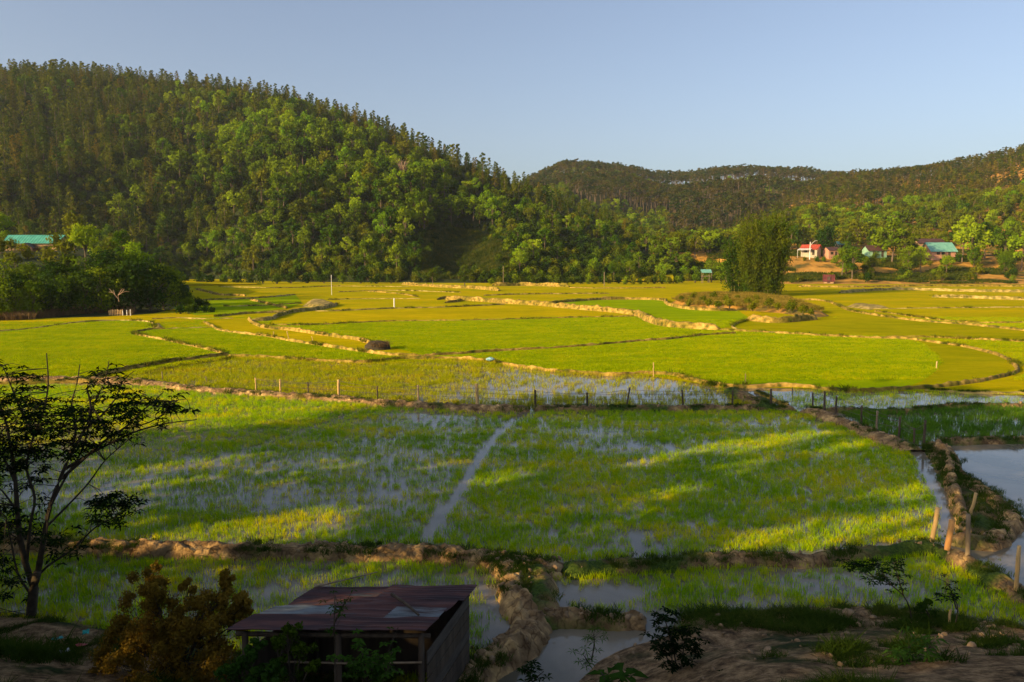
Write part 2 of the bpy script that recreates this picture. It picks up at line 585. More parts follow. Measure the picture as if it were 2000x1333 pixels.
M['rice_yellow'] = rice_sheet('rice_yellow', (.37, .33, .002), (.46, .38, .003), (.56, .42, .004))
M['rice_olive'] = rice_sheet('rice_olive', (.28, .28, .002), (.34, .33, .003), (.41, .35, .004))
M['rice_dark'] = rice_sheet('rice_dark', (.07, .15, .01), (.11, .20, .012), (.16, .22, .014))

# ------------------------------------------------------------------ ground, water, far fields
g = MB(); s_ = 6500
g.add([(-s_, -400, -.14), (s_, -400, -.14), (s_, s_, -.14), (-s_, s_, -.14)], [(0, 1, 2, 3)])
tag(g.build('ground', M['ground']), 'bare olive earth of the valley floor', kind='structure')
w = MB()
w.add([(-75, 10.5, 0), (75, 10.5, 0), (75, 74, 0), (-75, 74, 0)], [(0, 1, 2, 3)])
tag(w.build('water', M['water']), 'shallow muddy paddy water reflecting the sky', kind='structure')

_lay = [0]
def field(pts, mat, label, name='paddy_field'):
    _lay[0] += 1
    z = .02 + .004 * _lay[0]
    P = [G(p[0], p[1], z) for p in pts]
    b = MB(); b.add(P, [tuple(range(len(P)))[::-1]])
    o = b.build(name, M[mat])
    return tag(o, label, kind='structure')

# --- surveyed lines (photo pixels of ground points); reused for fields and bunds
L_left_top = [(-260,664),(0,646),(66,640),(150,629),(224,625),(276,626),(297,630),(301,640)]
L_hook = [(322,641),(301,642),(270,646),(259,650),(285,656),(330,664),(364,672),(399,679),(441,690)]
L_b2 = [(445,691),(385,699),(332,705),(280,714),(227,724),(189,735),(175,743)]
L_b2l = [(-300,756),(0,749),(105,745),(175,743)]
L_b2b = [(455,697),(400,708),(340,716),(285,729)]
L_b3 = [(448,693),(525,697),(595,702),(665,706),(720,706),(780,699),(832,699),(895,699),(947,703),(972,708),(1017,715),(1087,723),(1157,729),(1210,731),(1252,728),(1315,731),(1350,740),(1405,752),(1457,754),(1510,752),(1573,753),(1615,759),(1667,762),(1720,760),(1790,757),(1842,752),(1895,745),(1947,736),(1986,724),(1982,711),(1961,697),(1930,687),(1877,675),(1825,668),(1772,661),(1702,659),(1615,655),(1527,650),(1457,646),(1405,643)]
L_bank = [(1405,643),(1352,640),(1311,637),(1280,631),(1245,615),(1210,610),(1140,604),(1052,596),(993,592),(923,587),(870,585)]
L_b4 = [(1436,650),(1370,654),(1300,662),(1262,664),(1157,673),(1070,679),(965,685),(895,690),(825,694)]
L_b5 = [(525,634),(595,634),(650,632),(755,627),(895,625),(1035,622),(1140,619),(1238,617)]
L_b6 = [(486,623),(497,632),(525,641),(560,643),(623,652),(665,658),(700,663),(722,670)]
L_b6b = [(492,626),(520,625),(545,617),(574,609),(616,605),(651,598),(658,594)]
L_b7 = [(399,628),(416,637),(430,644),(490,652),(525,656),(560,663),(612,671),(665,679),(700,684),(765,692),(825,694)]
L_b8 = [(322,641),(360,640),(416,638)]
L_b9 = [(297,622),(350,620),(385,622),(455,621)]
L_b9b = [(420,618),(480,612),(560,609),(574,609)]
L_b10 = [(367,588),(430,585),(490,583),(577,576)]
L_b10b = [(490,586),(525,594),(560,602)]
L_b10c = [(383,565),(412,572),(430,576),(480,578)]
L_b10d = [(440,598),(500,597),(590,592)]
L_b11 = [(616,607),(650,607),(720,604),(769,602),(860,600),(930,597),(986,594)]
L_b13 = [(1070,592),(1157,586),(1227,584),(1290,586),(1301,592),(1314,598),(1352,604),(1398,606),(1440,606)]
L_b15 = [(1538,586),(1597,586),(1636,596),(1660,606),(1709,615),(1790,626),(1895,634),(2000,645),(2200,662)]
L_b16 = [(1702,603),(1790,602),(2000,600),(2200,598)]
L_b17 = [(1709,607),(1745,612),(1818,622),(1895,629),(2000,629),(2200,630)]
L_b18 = [(1730,658),(1790,658),(1895,661),(2000,666),(2200,674)]
L_main_l = [(-260,737),(60,741),(180,741),(280,746),(350,756),(420,763),(525,770),(630,777),(700,783),(737,786),(825,791),(895,796),(965,799),(1035,798)]
L_main_r = [(1042,798),(1105,797),(1210,797),(1332,797),(1422,796),(1503,797),(1555,799)]
L_b20 = [(1569,799),(1629,800),(1769,800),(1825,795),(1877,791),(2000,790),(2300,788)]
L_b20b = [(1807,760),(1895,765),(2000,765),(2300,768)]
L_b21r = [(1566,801),(1597,808),(1632,821),(1685,839),(1720,855),(1755,868),(1785,878)]
L_diag = [(1424,761),(1455,775),(1485,787),(1505,796)]
L_diag2 = [(1475,762),(1510,778),(1540,790)]
L_pondtop = [(1805,878),(1840,863),(1870,861),(1930,860),(2000,859),(2300,857)]
L_pondloop = [(1842,872),(1858,900),(1868,925),(1900,945),(1938,971),(1964,996),(1973,1022),(1956,1044),(1921,1057),(1887,1052),(1857,1046)]
L_mid = [(1828,872),(1850,893),(1857,925),(1864,966),(1876,1000),(1886,1040)]
L_lowr = [(1844,1072),(1870,1088),(1895,1101),(1930,1125),(1964,1143),(2000,1162),(2150,1240)]
L_low = [(-300,1050),(0,1060),(150,1066),(300,1074),(400,1075),(505,1076),(610,1078),(680,1079),(750,1080),(820,1081),(900,1087),(960,1094),(1030,1103),(1100,1112)]
L_low2 = [(1100,1112),(1150,1108),(1270,1102),(1360,1094),(1480,1090),(1594,1090),(1672,1080),(1758,1071),(1818,1067),(1844,1072)]
L_dikedown = [(968,1096),(985,1112),(1000,1135),(1006,1160),(1022,1190),(1036,1215),(1020,1245),(985,1272),(945,1300),(900,1335),(840,1390)]
L_dikearm = [(1040,1215),(1080,1205),(1110,1204),(1180,1208),(1262,1212)]

far = [(-500,700),(175,742),(300,727),(445,700),(700,712),(900,703),(1000,713),(1087,727),(1250,732),(1400,755),(1600,760),(1800,765),(2000,772),(2500,775),(2500,549),(1700,549),(1200,546),(500,546),(-200,553)]
field(far, 'rice_lime', 'yellow-green rice fields stretching to the foot of the hills')
field([(300,640),(416,640),(490,653),(612,672),(700,685),(825,696),(720,706),(595,702),(445,692),(330,664),(262,650)], 'rice_green', 'bright green paddy between the hooked bund and the middle bund')
field(L_left_top + [(262,650),(330,664),(441,690),(332,705),(227,724),(175,742),(-300,757),(-300,660)], 'rice_green', 'large round-ended green paddy on the left')
field([(486,623),(525,641),(623,652),(722,670),(825,693),(765,691),(665,679),(560,663),(490,652),(430,644),(399,628),(455,621)], 'rice_yellow', 'narrow yellow strip paddy between two pale bunds')
field([(525,634),(595,634),(755,627),(895,625),(1035,622),(1238,617),(1280,631),(1311,637),(1405,643),(1370,653),(1262,664),(1070,679),(895,690),(825,693),(722,668),(665,658),(560,643)], 'rice_green', 'wide green paddy in the middle behind the straw heap')
field([(525,634),(545,617),(616,607),(720,604),(860,600),(986,594),(1052,597),(1140,606),(1210,612),(1238,617),(1035,622),(895,625),(650,632)], 'rice_yellow', 'yellow paddy below the tall sunlit bank')
field([(1070,592),(1157,586),(1290,586),(1314,598),(1440,606),(1464,622),(1430,636),(1405,643),(1300,637),(1245,615),(1140,604)], 'rice_green', 'green paddy between the sunlit bank and the shrubby mound')
field(L_b4[::-1] + [(1457,648),(1615,656),(1702,660),(1772,663),(1800,672),(1825,690),(1840,708),(1828,725),(1800,745),(1760,760),(1667,762),(1573,753),(1457,754),(1350,740),(1252,728),(1157,729),(1017,715),(947,703)], 'rice_green', 'great oval green paddy at centre right')
field([(1772,663),(1877,675),(1930,687),(1982,711),(1986,724),(1895,745),(1790,757),(1760,760),(1800,745),(1828,725),(1840,708),(1825,690),(1800,672)], 'rice_olive', 'olive crescent of paddy inside the curving bund')
field([(1464,624),(1600,624),(1709,616),(1790,627),(1895,635),(2000,646),(2200,662),(2200,674),(2000,666),(1730,658),(1615,654),(1457,646),(1405,643),(1430,636)], 'rice_olive', 'olive paddy behind the long straight bund')
field([(1702,603),(2200,598),(2200,630),(1895,629),(1709,607)], 'rice_lime', 'pale lime paddy at the far right edge')
field([(367,588),(577,576),(590,592),(560,603),(480,612),(380,616),(350,605)], 'rice_green', 'green paddy beyond the tree clump on the left')

# ------------------------------------------------------------------ bunds
BUNDS_NEAR = []
BUNDS_ALL = []
def bund(pts, w, h, mat, label, z0=-.06, ds=None, smooth=True, lump=.35, name='earth_bund', fine=0.0):
    P = [G(p[0], p[1], .15) for p in pts]
    for q in P: q[2] = 0
    if mat[:4] != 'dike':
        w *= .50; h *= .78; lump = min(.5, lump * 1.1)
    else:
        lump *= 1.2
    d0 = np.mean([p[1] for p in P])
    ds = ds or max(.14, d0 * .0045)
    C = catmull(P, ds)
    T = np.gradient(C, axis=0); T /= np.linalg.norm(T, axis=1)[:, None] + 1e-9
    Nn = np.stack([-T[:, 1], T[:, 0], 0 * T[:, 0]], 1)
    u = np.array([-1.25, -1, -.8, -.55, -.25, 0, .25, .55, .8, 1, 1.25])
    hh = np.array([-.25, .1, .55, .88, .98, 1, .98, .88, .55, .1, -.25])
    if fine:
        u2 = np.linspace(-1.25, 1.25, 27); hh = np.interp(u2, u, hh); u = u2
    n = len(C)
    X = np.zeros((n, len(u))); Y = X.copy(); Z = X.copy()
    sc = max(.6, d0 * .016)
    for j in range(len(u)):
        wl = w * .5 * (1 + lump * 1.4 * (fbm(C[:, 0] / (2 * sc), C[:, 1] / (2 * sc) + 37 * np.sign(u[j]), 3) - .5) * 2)
        x = C[:, 0] + Nn[:, 0] * u[j] * wl; y = C[:, 1] + Nn[:, 1] * u[j] * wl
        X[:, j] = x + .12 * w * (vnoise(x / (.25 * sc), y / (.25 * sc), 7) - .5)
        Y[:, j] = y + .12 * w * (vnoise(x / (.25 * sc), y / (.25 * sc), 8) - .5)
        hv = h * (1 + lump * 2.0 * (fbm(x / (.7 * sc), y / (.7 * sc), 5) - .5) + lump * .9 * (vnoise(x / (.22 * sc), y / (.22 * sc), 9) - .5))
        Z[:, j] = z0 + hh[j] * hv
    if fine:   # clods along the crest and flanks
        cl_ = vnoise(X / .11, Y / .11, 31) * .5 + vnoise(X / .05, Y / .05, 32) * .25 + (vnoise(X / .30, Y / .22, 33) > .62) * .5
        Z = Z + fine * .10 * (cl_ - .4) * (np.abs(u)[None, :] < 1.1)
        X = X + fine * .05 * (vnoise(X / .12, Y / .12, 34) - .5); Y = Y + fine * .05 * (vnoise(X / .12, Y / .12, 35) - .5)
    endt = np.minimum(np.arange(n), np.arange(n)[::-1]) * ds
    Z = np.where(Z > 0, Z * sstep(-.3, w * .5, endt)[:, None], Z)
    b = MB(); b.grid(X, Y, Z)
    o = b.build(name, M[mat], smooth=smooth)
    tag(o, label, kind='structure')
    BUNDS_ALL.append((C, w, h, d0))
    if d0 < 62:
        BUNDS_NEAR.append((C, w, h))
    return o

bund(L_left_top, .55, .32, 'mud_green', 'thin pale bund along the top of the left paddy')
bund(L_hook, .62, .36, 'mud_far', 'hooked pale bund around the tip of the left paddy')
bund(L_b2, .6, .45, 'mud_far', 'pale bund running left from the middle junction')
bund(L_b2l, .6, .4, 'mud_far', 'pale bund behind the dark tree crown')
bund(L_b2b, .35, .2, 'mud_green', 'low brown bund inside the olive paddy')
bund(L_b3, .75, .42, 'mud_far', 'long winding bund around the great oval paddy')
bund(L_bank, 2.2, 1.15, 'mud_far', 'tall sunlit earth bank curving across the fields', lump=.3)
bund(L_b4, .55, .4, 'mud_far', 'thin pale bund splitting the two big green paddies')
bund(L_b5, .5, .34, 'mud_far', 'thin straight bund below the yellow paddy')
bund(L_b6, .95, .6, 'mud_far', 'broad pale bund leading to the straw heap')
bund(L_b6b, .9, .75, 'mud_green', 'dark-faced bund rising to the dry knob')
bund(L_b7, .75, .42, 'mud_far', 'pale bund winding below the yellow strip')
bund(L_b8, .3, .25, 'mud_green', 'short low bund beside the small mound')
bund(L_b9, .4, .3, 'mud_green', 'low bund under the tree clump')
bund(L_b9b, .8, .5, 'mud_green', 'dark bund reaching out from the tree clump')
bund(L_b10, .9, .5, 'mud_green', 'far dark bund beyond the tree clump')
bund(L_b10b, 1.1, .6, 'mud_far', 'short orange bund among the far left fields')
bund(L_b10c, 1.1, .7, 'mud_far', 'orange bund at the far left edge of the fields')
bund(L_b10d, .6, .35, 'mud_green', 'thin bund left of the dry knob')
bund(L_b11, .6, .4, 'mud_green', 'thin bund along the back of the yellow paddy')
bund([(786,556),(860,561),(930,564),(975,568)], 1.8, 1.2, 'mud_far', 'pale earth scarp at the far edge of the fields')
bund([(961,558),(1035,558),(1075,559),(1112,560)], 1.8, 1.4, 'mud_far', 'orange earth scarp at the far edge of the fields')
bund([(1112,562),(1200,563),(1300,562)], 1.0, .5, 'mud_far', 'low orange bund at the far edge of the fields')
bund([(720,569),(775,573),(815,579)], 1.0, .5, 'mud_far', 'short pale bund far in the middle fields')
bund([(855,585),(870,583),(895,584),(893,589),(870,591)], 1.0, .7, 'mud_far', 'small pale knob of earth with bund')
bund([(945,577),(1000,575),(1060,574),(1190,573)], .7, .4, 'mud_green', 'thin far bund in the middle fields')
bund([(660,570),(760,567),(900,571)], .6, .35, 'mud_green', 'thin far bund near the hill foot')
bund([(640,585),(720,583),(820,583)], .6, .3, 'mud_green', 'thin bund behind the white marker post')
bund([(430,560),(560,562),(650,559),(800,560)], .6, .35, 'mud_green', 'farthest bund under the wooded hill')
bund(L_b13, 1.3, .75, 'mud_far', 'sunlit bank below the shrubby mound')
bund([(1464,624),(1506,629),(1545,628),(1590,623)], 2.4, 1.15, 'mud_far', 'short tall block of cut earth', lump=.45)
bund([(1464,624),(1440,631),(1430,637),(1440,644)], .5, .4, 'mud_green', 'short bund linking the earth block to the bank')
bund([(1490,589),(1515,590),(1538,588)], 2.0, 1.3, 'mud_far', 'cut bank at the foot of the bamboo clump')
bund([(1400,575),(1440,577),(1470,580)], 1.6, .8, 'mud_far', 'pale bank left of the bamboo clump')
bund(L_b15, .9, .5, 'mud_far', 'diagonal yellow bund on the far right')
bund(L_b16, .5, .4, 'mud_green', 'straight thin bund on the far right')
bund(L_b17, .55, .35, 'mud_far', 'pale bund meeting the diagonal bund')
bund(L_b18, .6, .4, 'mud_far', 'low pale bund behind the crescent paddy')
bund([(1640,572),(1760,566),(1880,569),(2050,571)], 2.2, 1.0, 'mud_green', 'dark terrace edge near the village')
bund([(1820,580),(1900,582),(1990,585),(2200,588)], 2.0, 1.0, 'mud_green', 'dark terrace edge at the right margin')
bund([(1560,560),(1650,561),(1800,559),(2100,560)], 1.6, .8, 'mud_far', 'farthest terrace edge under the village slope')
bund(L_main_l, .95, .38, 'dike_dry', 'brown bund under the left half of the wire fence')
bund(L_main_r, .85, .36, 'dike', 'dark grassy bund under the right half of the wire fence')
bund(L_b20, .5, .3, 'dike', 'thin bund between the silvery strip and the dark green paddy')
bund(L_b20b, .6, .3, 'mud_green', 'low bund behind the silvery strip')
bund(L_b21r, 1.0, .42, 'dike_dry', 'brown dike running down the right side of the big paddy')
bund(L_diag, 1.0, .45, 'dike', 'short diagonal dike behind the fence')
bund(L_diag2, .5, .3, 'mud_far', 'narrow sandy edge of the diagonal ditch')
bund(L_pondtop, .6, .32, 'dike', 'thin dark bund along the back of the pond')
bund(L_pondloop, .85, .36, 'dike_dry', 'looping stony dike round the grassy tongue')
bund(L_mid, .5, .5, 'dike_dry', 'brown path along the grassy tongue')
bund(L_lowr, .8, .36, 'dike', 'dark dike at the lower right with tall posts')
bund(L_low, .85, .40, 'dike_dry', 'cracked mud dike across the lower left', lump=.28, ds=.09, fine=1.0)
bund(L_low2, .75, .34, 'dike', 'dark grassy dike across the lower right')
bund(L_dikedown, .95, .46, 'dike_dry', 'wide dry mud dike coming towards the shed', lump=.26, ds=.07, fine=1.0)
bund([(1012,1108),(1040,1128),(1058,1160),(1062,1190),(1050,1214)], .95, .42, 'dike', 'grassy right shoulder of the wide dike')
bund(L_dikearm, .62, .34, 'dike', 'short dike arm beside the ditch', lump=.25, ds=.07, fine=1.0)

def patch(pts, z, mat, label, name, h=.25, step=.3):
    """raised patch of ground with the given outline"""
    P = [G(p[0], p[1], 0) for p in pts]
    xs = [p[0] for p in P]; ys = [p[1] for p in P]
    X, Y = np.meshgrid(np.arange(min(xs) - 1, max(xs) + 1, step), np.arange(min(ys) - 1, max(ys) + 1, step))
    ins = inpoly(X, Y, [(p[0], p[1]) for p in P])
    d = dist_poly(X, Y, [(p[0], p[1]) for p in P + [P[0]]])
    Z = np.where(ins, h * sstep(0, .8 + h, d) * (1 + .8 * (fbm(X / 1.5, Y / 1.5, 21) - .5)), -.06 - .1 * d)
    Z = np.maximum(Z, -.12)
    b = MB(); b.grid(X, Y, Z + z)
    return tag(b.build(name, M[mat], smooth=True), label, kind='structure')
patch([(1800,880),(1842,872),(1868,925),(1938,971),(1964,1010),(1950,1040),(1900,1052),(1868,1040),(1862,985),(1830,945),(1815,905)], 0, 'dike', 'grassy tongue of ground between ditch and pond', 'grass_bank', .3)
patch([(1310,592),(1330,581),(1400,577),(1480,580),(1545,588),(1600,606),(1622,618),(1590,622),(1520,612),(1440,606),(1350,602)], 0, 'soil_hill', 'low dry mound covered with shrubs near the bamboo', 'mound', .6, .8)
patch([(588,600),(600,590),(640,589),(660,596),(640,603)], 0, 'mud_green', 'dry earthen knob among the far left fields', 'mound', .55, .4)
patch([(296,643),(300,634),(312,630),(324,640),(320,645)], 0, 'mud_green', 'small mound at the hook of the bund', 'mound', .7, .25)
patch([(1650,600),(1668,594),(1700,597),(1740,602),(1700,606)], 0, 'mud_green', 'small dark mound on the far right fields', 'mound', .4, .5)

# ------------------------------------------------------------------ hills
LX = [-900,-300,0,230,400,560,700,830,930,1000,1100,1180,1280,1360,1450,1600]
LY = [150,125,142,150,166,190,232,292,335,362,398,432,478,498,512,540]
LR = [620,580,560,550,540,520,490,450,425,400,380,365,345,335,330,330]
LBX = [-900,0,330,420,560,800,1000,1200,1450]
LB = [250,262,300,300,268,258,256,262,290]
MX = [600,900,1000,1050,1100,1200,1270,1320,1400,1500,1570,1650,1800,2200]
MY = [470,420,385,360,336,343,358,360,352,352,352,365,400,450]
RX = [1150,1250,1400,1500,1560,1620,1700,1800,1900,2000,2300,2800]
RY = [512,495,462,420,380,364,354,341,325,300,235,220]
RRd = [760,760,760,760,740,720,690,660,630,600,560,540]
def ax(x, y): return 1000 + 1500 * x / np.maximum(y, 1)
def h_left(x, y):
    a = ax(x, y)
    B = np.interp(a, LBX, LB); Rr = np.interp(a, LX, LR)
    zR = CAMH + slope_px(np.interp(a, LX, LY)) * Rr
    t = (y - B) / (Rr - B)
    tt = np.clip(t, 0, 1)
    f = tt * (1.22 - .22 * tt)
    f = np.where(t > 1, 1 - .9 * (t - 1), f)
    f = np.where(t < 0, t * .5, f)
    n = (fbm(x / 70, y / 70, 41) - .5) * 26 * sstep(0, .25, tt) * (1 - .75 * sstep(.6, 1, tt)) * np.clip(zR / 60, 0, 1)
    gul = -9 * np.exp(-((a - 880 - 40 * tt) / 60) ** 2) * sstep(0, .15, tt) * (1 - sstep(.35, .7, tt))
    return zR * f + n + gul
def h_mid(x, y):
    a = ax(x, y)
    Rr = 950; B = 430
    zR = CAMH + slope_px(np.interp(a, MX, MY)) * Rr
    t = (y - B) / (Rr - B); tt = np.clip(t, 0, 1)
    f = tt * (1.3 - .3 * tt)
    f = np.where(t > 1, 1 - .8 * (t - 1), f); f = np.where(t < 0, t * .3, f)
    return zR * f + (fbm(x / 90, y / 90, 43) - .5) * 34 * sstep(0, .3, tt) * (1 - .8 * sstep(.6, 1, tt))
def h_right(x, y):
    a = ax(x, y)
    Rr = np.interp(a, RX, RRd); B = np.interp(a, [1150, 1400, 1520, 2000, 2800], [300, 285, 246, 240, 225])
    zR = CAMH + slope_px(np.interp(a, RX, RY)) * Rr
    sh = np.minimum(10.5, zR * .6 + 3) * sstep(0, 1, (y - B) / (300 - B + 12)) + np.where(y < B, (y - B) * .1, 0)
    t = (y - 340) / (Rr - 340); tt = np.clip(t, 0, 1)
    f = tt * (1.25 - .25 * tt); f = np.where(t > 1, 1 - .8 * (t - 1), f)
    z = sh + (zR - np.minimum(10.5, zR)) * f
    return z + (fbm(x / 55, y / 55, 47) - .5) * (20 * sstep(.05, .3, tt) * (1 - .8 * sstep(.6, 1, tt)) + 2.0 * sstep(B + 5, B + 30, y))
def h_knoll(x, y):
    a = ax(x, y)
    B = np.interp(a, [-900, 0, 200, 300, 360, 420], [104, 108, 112, 118, 130, 170])
    t = (y - B)
    h = 10.3 * sstep(0, 62, t) * sstep(385, 215, a) * (1 - sstep(215, 262, y)) - .5 * (t < 0)
    return h + (fbm(x / 12, y / 12, 49) - .5) * 1.6 * sstep(2, 20, t) * sstep(370, 250, a) - .6 * sstep(360, 390, a)
def polar_grid(fun, a0, a1, na, ys, mat, name, label):
    A = np.linspace(a0, a1, na)
    AA, YY = np.meshgrid(A, ys)
    X = (AA - 1000) / 1500 * YY
    b = MB(); b.grid(X, YY, fun(X, YY))
    return tag(b.build(name, M[mat], smooth=True), label, kind='structure')
polar_grid(h_left, -900, 1600, 260, np.concatenate([np.linspace(240, 330, 40), np.linspace(335, 760, 90)]), 'hill', 'wooded_hill', 'steep wooded hillside filling the left background')
polar_grid(h_mid, 600, 2300, 170, np.linspace(400, 1250, 110), 'hill', 'distant_hill', 'hazy pine ridge in the centre distance')
polar_grid(h_right, 1150, 2800, 200, np.concatenate([np.linspace(222, 345, 50), np.linspace(350, 900, 80)]), 'soil_hill', 'village_hill', 'ochre slope and brown wooded hill behind the village')
polar_grid(h_knoll, -900, 440, 160, np.linspace(100, 268, 80), 'hill', 'knoll', 'low overgrown knoll under the left farmhouse')

def hz(x, y):
    x = np.asarray(x, float); y = np.asarray(y, float)
    z = np.maximum(h_left(x, y), np.where(y > 400, h_mid(x, y), -1))
    z = np.where(ax(x, y) > 1150, np.maximum(z, h_right(x, y)), z)
    z = np.where(ax(x, y) < 440, np.maximum(z, np.where(y < 268, h_knoll(x, y), -1)), z)
    return np.maximum(z, 0)

# ------------------------------------------------------------------ near bank of soil
SHP = [G(p[0], p[1], 0) for p in [(-400,1185),(0,1195),(150,1210),(300,1235),(450,1265),(620,1300),(800,1350),(1000,1420),(1075,1385),(1125,1335),(1170,1292),(1230,1252),(1290,1216),(1330,1200),(1500,1190),(1650,1182),(1800,1192),(2000,1225),(2300,1262)]]
SHX = [p[0] for p in SHP]; SHY = [p[1] for p in SHP]
CHP = [G(p[0], p[1], 0) for p in [(1285,1214),(1262,1228),(1180,1250),(1110,1278),(1060,1312),(1010,1360),(980,1420)]]
def h_near(x, y):
    ys = np.interp(x, SHX, SHY)
    t = ys - y
    h = np.where(t > 0, .13 * t + .26 * np.maximum(t - 2.2, 0) + .12 * sstep(0, .8, t), -.3 * np.minimum(-t, .6))
    h = h + (fbm(x / 1.6, y / 1.6, 61) - .5) * .26 * sstep(0, 1.2, t) + (fbm(x / .45, y / .45, 62) - .5) * .12 * sstep(-.3, .6, t)
    dc = dist_poly(x, y, CHP)
    h = np.minimum(h, -.12 + .75 * np.maximum(dc - .42, 0))
    side = (-x - (.72 * np.maximum(y, -20) + 6.0)) * .28
    return np.minimum(np.maximum(h, np.minimum(side, 9)), 7.3)
X, Y = np.meshgrid(np.arange(-34, 30, .17), np.arange(-8, 24, .17))
b = MB(); b.grid(X, Y, h_near(X, Y))
tag(b.build('bank_ground', M['near_ground'], smooth=True), 'bare brown soil bank in the shaded foreground', kind='structure')
def h_side(x, y):
    return np.minimum(np.maximum(0, -x - (.72 * np.maximum(y, -20) + 5.0)) * .28, 9) * sstep(44, 22, y) - .2
X, Y = np.meshgrid(np.arange(-110, -12, 2.0), np.arange(-60, 60, 2.0))
b = MB(); b.grid(X, Y, np.where((X > -33.9) & (Y < 23.9), -.6, h_side(X, Y)))
tag(b.build('hillside', M['hill'], smooth=True), 'wooded hillside rising beside the viewpoint', kind='structure')
# ------------------------------------------------------------------ plant prototypes
def joined(tb, cb, name, leafmat, bark='bark'):
    b = MB()
    for src, mi in ((tb, 0), (cb, 1)):
        for v in src.v:
            pass
        off = b.n
        b.v += src.v; b.f += [tuple(i + off for i in q) for q in src.f]; b.m += [mi] * len(src.f); b.n += src.n
    return b.mesh(name, [M[bark], M[leafmat]])
PARTS = {}
def proto(kind, fn, seeds, mats, **kw):
    PARTS[kind] = []
    for s in seeds:
        tb, cb = fn(s, **kw)
        tm = tb.mesh('trunk', M['bark'])
        for mm in mats:
            PARTS[kind].append((tm, cb.mesh('crown', M[mm]), joined(tb, cb, kind, mm), mm))
proto('broad', broadleaf_parts, (1, 2, 3, 4), ('leaf_mid', 'leaf_bright', 'leaf_olive'))
proto('tall', broadleaf_parts, (5, 6, 8), ('leaf_mid', 'leaf_bright', 'leaf_olive'), H=11.5, rad=3.6, nclump=18, trunk_h=.26, flat=.85)
proto('pine', pine_parts, (11, 12, 13, 14), ('pine_leaf', 'pine_leaf_b'))
proto('ridge', ridge_pine_parts, (21, 22, 23), ('pine_far', 'pine_far_b'))
proto('bush', bush_parts, (31, 32, 33), ('leaf_mid', 'leaf_olive', 'leaf_dark'))
proto('dark', broadleaf_parts, (41, 42, 43), ('leaf_dark', 'leaf_mid'), H=7.5, rad=3.9, nclump=24, per=90, leaf=.42, trunk_h=.08, flat=.9)
proto('fine', broadleaf_parts, (51, 52), ('leaf_bright', 'leaf_mid', 'leaf_olive'), H=9.0, rad=2.8, nclump=22, per=90, leaf=.4, trunk_h=.25)

NAMES = {'broad': ('broadleaf_tree', 'tree'), 'tall': ('tall_broadleaf_tree', 'tree'), 'pine': ('pine_tree', 'pine tree'), 'ridge': ('umbrella_pine', 'pine tree'),
         'bush': ('bush', 'bush'), 'dark': ('dense_tree', 'tree'), 'fine': ('leafy_tree', 'tree')}
def plant(kind, var, x, y, z, s, label, group=None, rz=None, parts=True, sz=None):
    tm, cm, jm, mm = PARTS[kind][var % len(PARTS[kind])]
    nm, cat = NAMES[kind]
    rz = random.random() * 6.283 if rz is None else rz
    if parts:
        r = thing(nm, label, cat, (x, y, z), rz, group)
        put_mesh('trunk' if kind != 'bush' else 'stems', tm, r)
        put_mesh('crown' if kind != 'bush' else 'foliage', cm, r)
    else:
        r = put_mesh(nm, jm); r.location = (x, y, z); r.rotation_euler.z = rz
        tag(r, label, cat, group)
    r.scale = (s, s, sz or s)
    return r

# ------------------------------------------------------------------ forest
CLEAR = [(822,545),(815,500),(835,455),(870,445),(930,452),(985,480),(1010,520),(960,548),(880,552)]
def sample(n, a0, a1, y0, y1):
    a = rng.uniform(a0, a1, n); y = np.sqrt(rng.uniform(y0 ** 2, y1 ** 2, n))
    return a, (a - 1000) / 1500 * y, y
F = []   # rows: kind, var, x, y, z, scale, zone
def cell_thin(x, y, r):
    """keep one point per cell of size r"""
    key = np.floor(x / r).astype(int) * 100003 + np.floor(y / r).astype(int)
    _, i = np.unique(key, return_index=True)
    return i
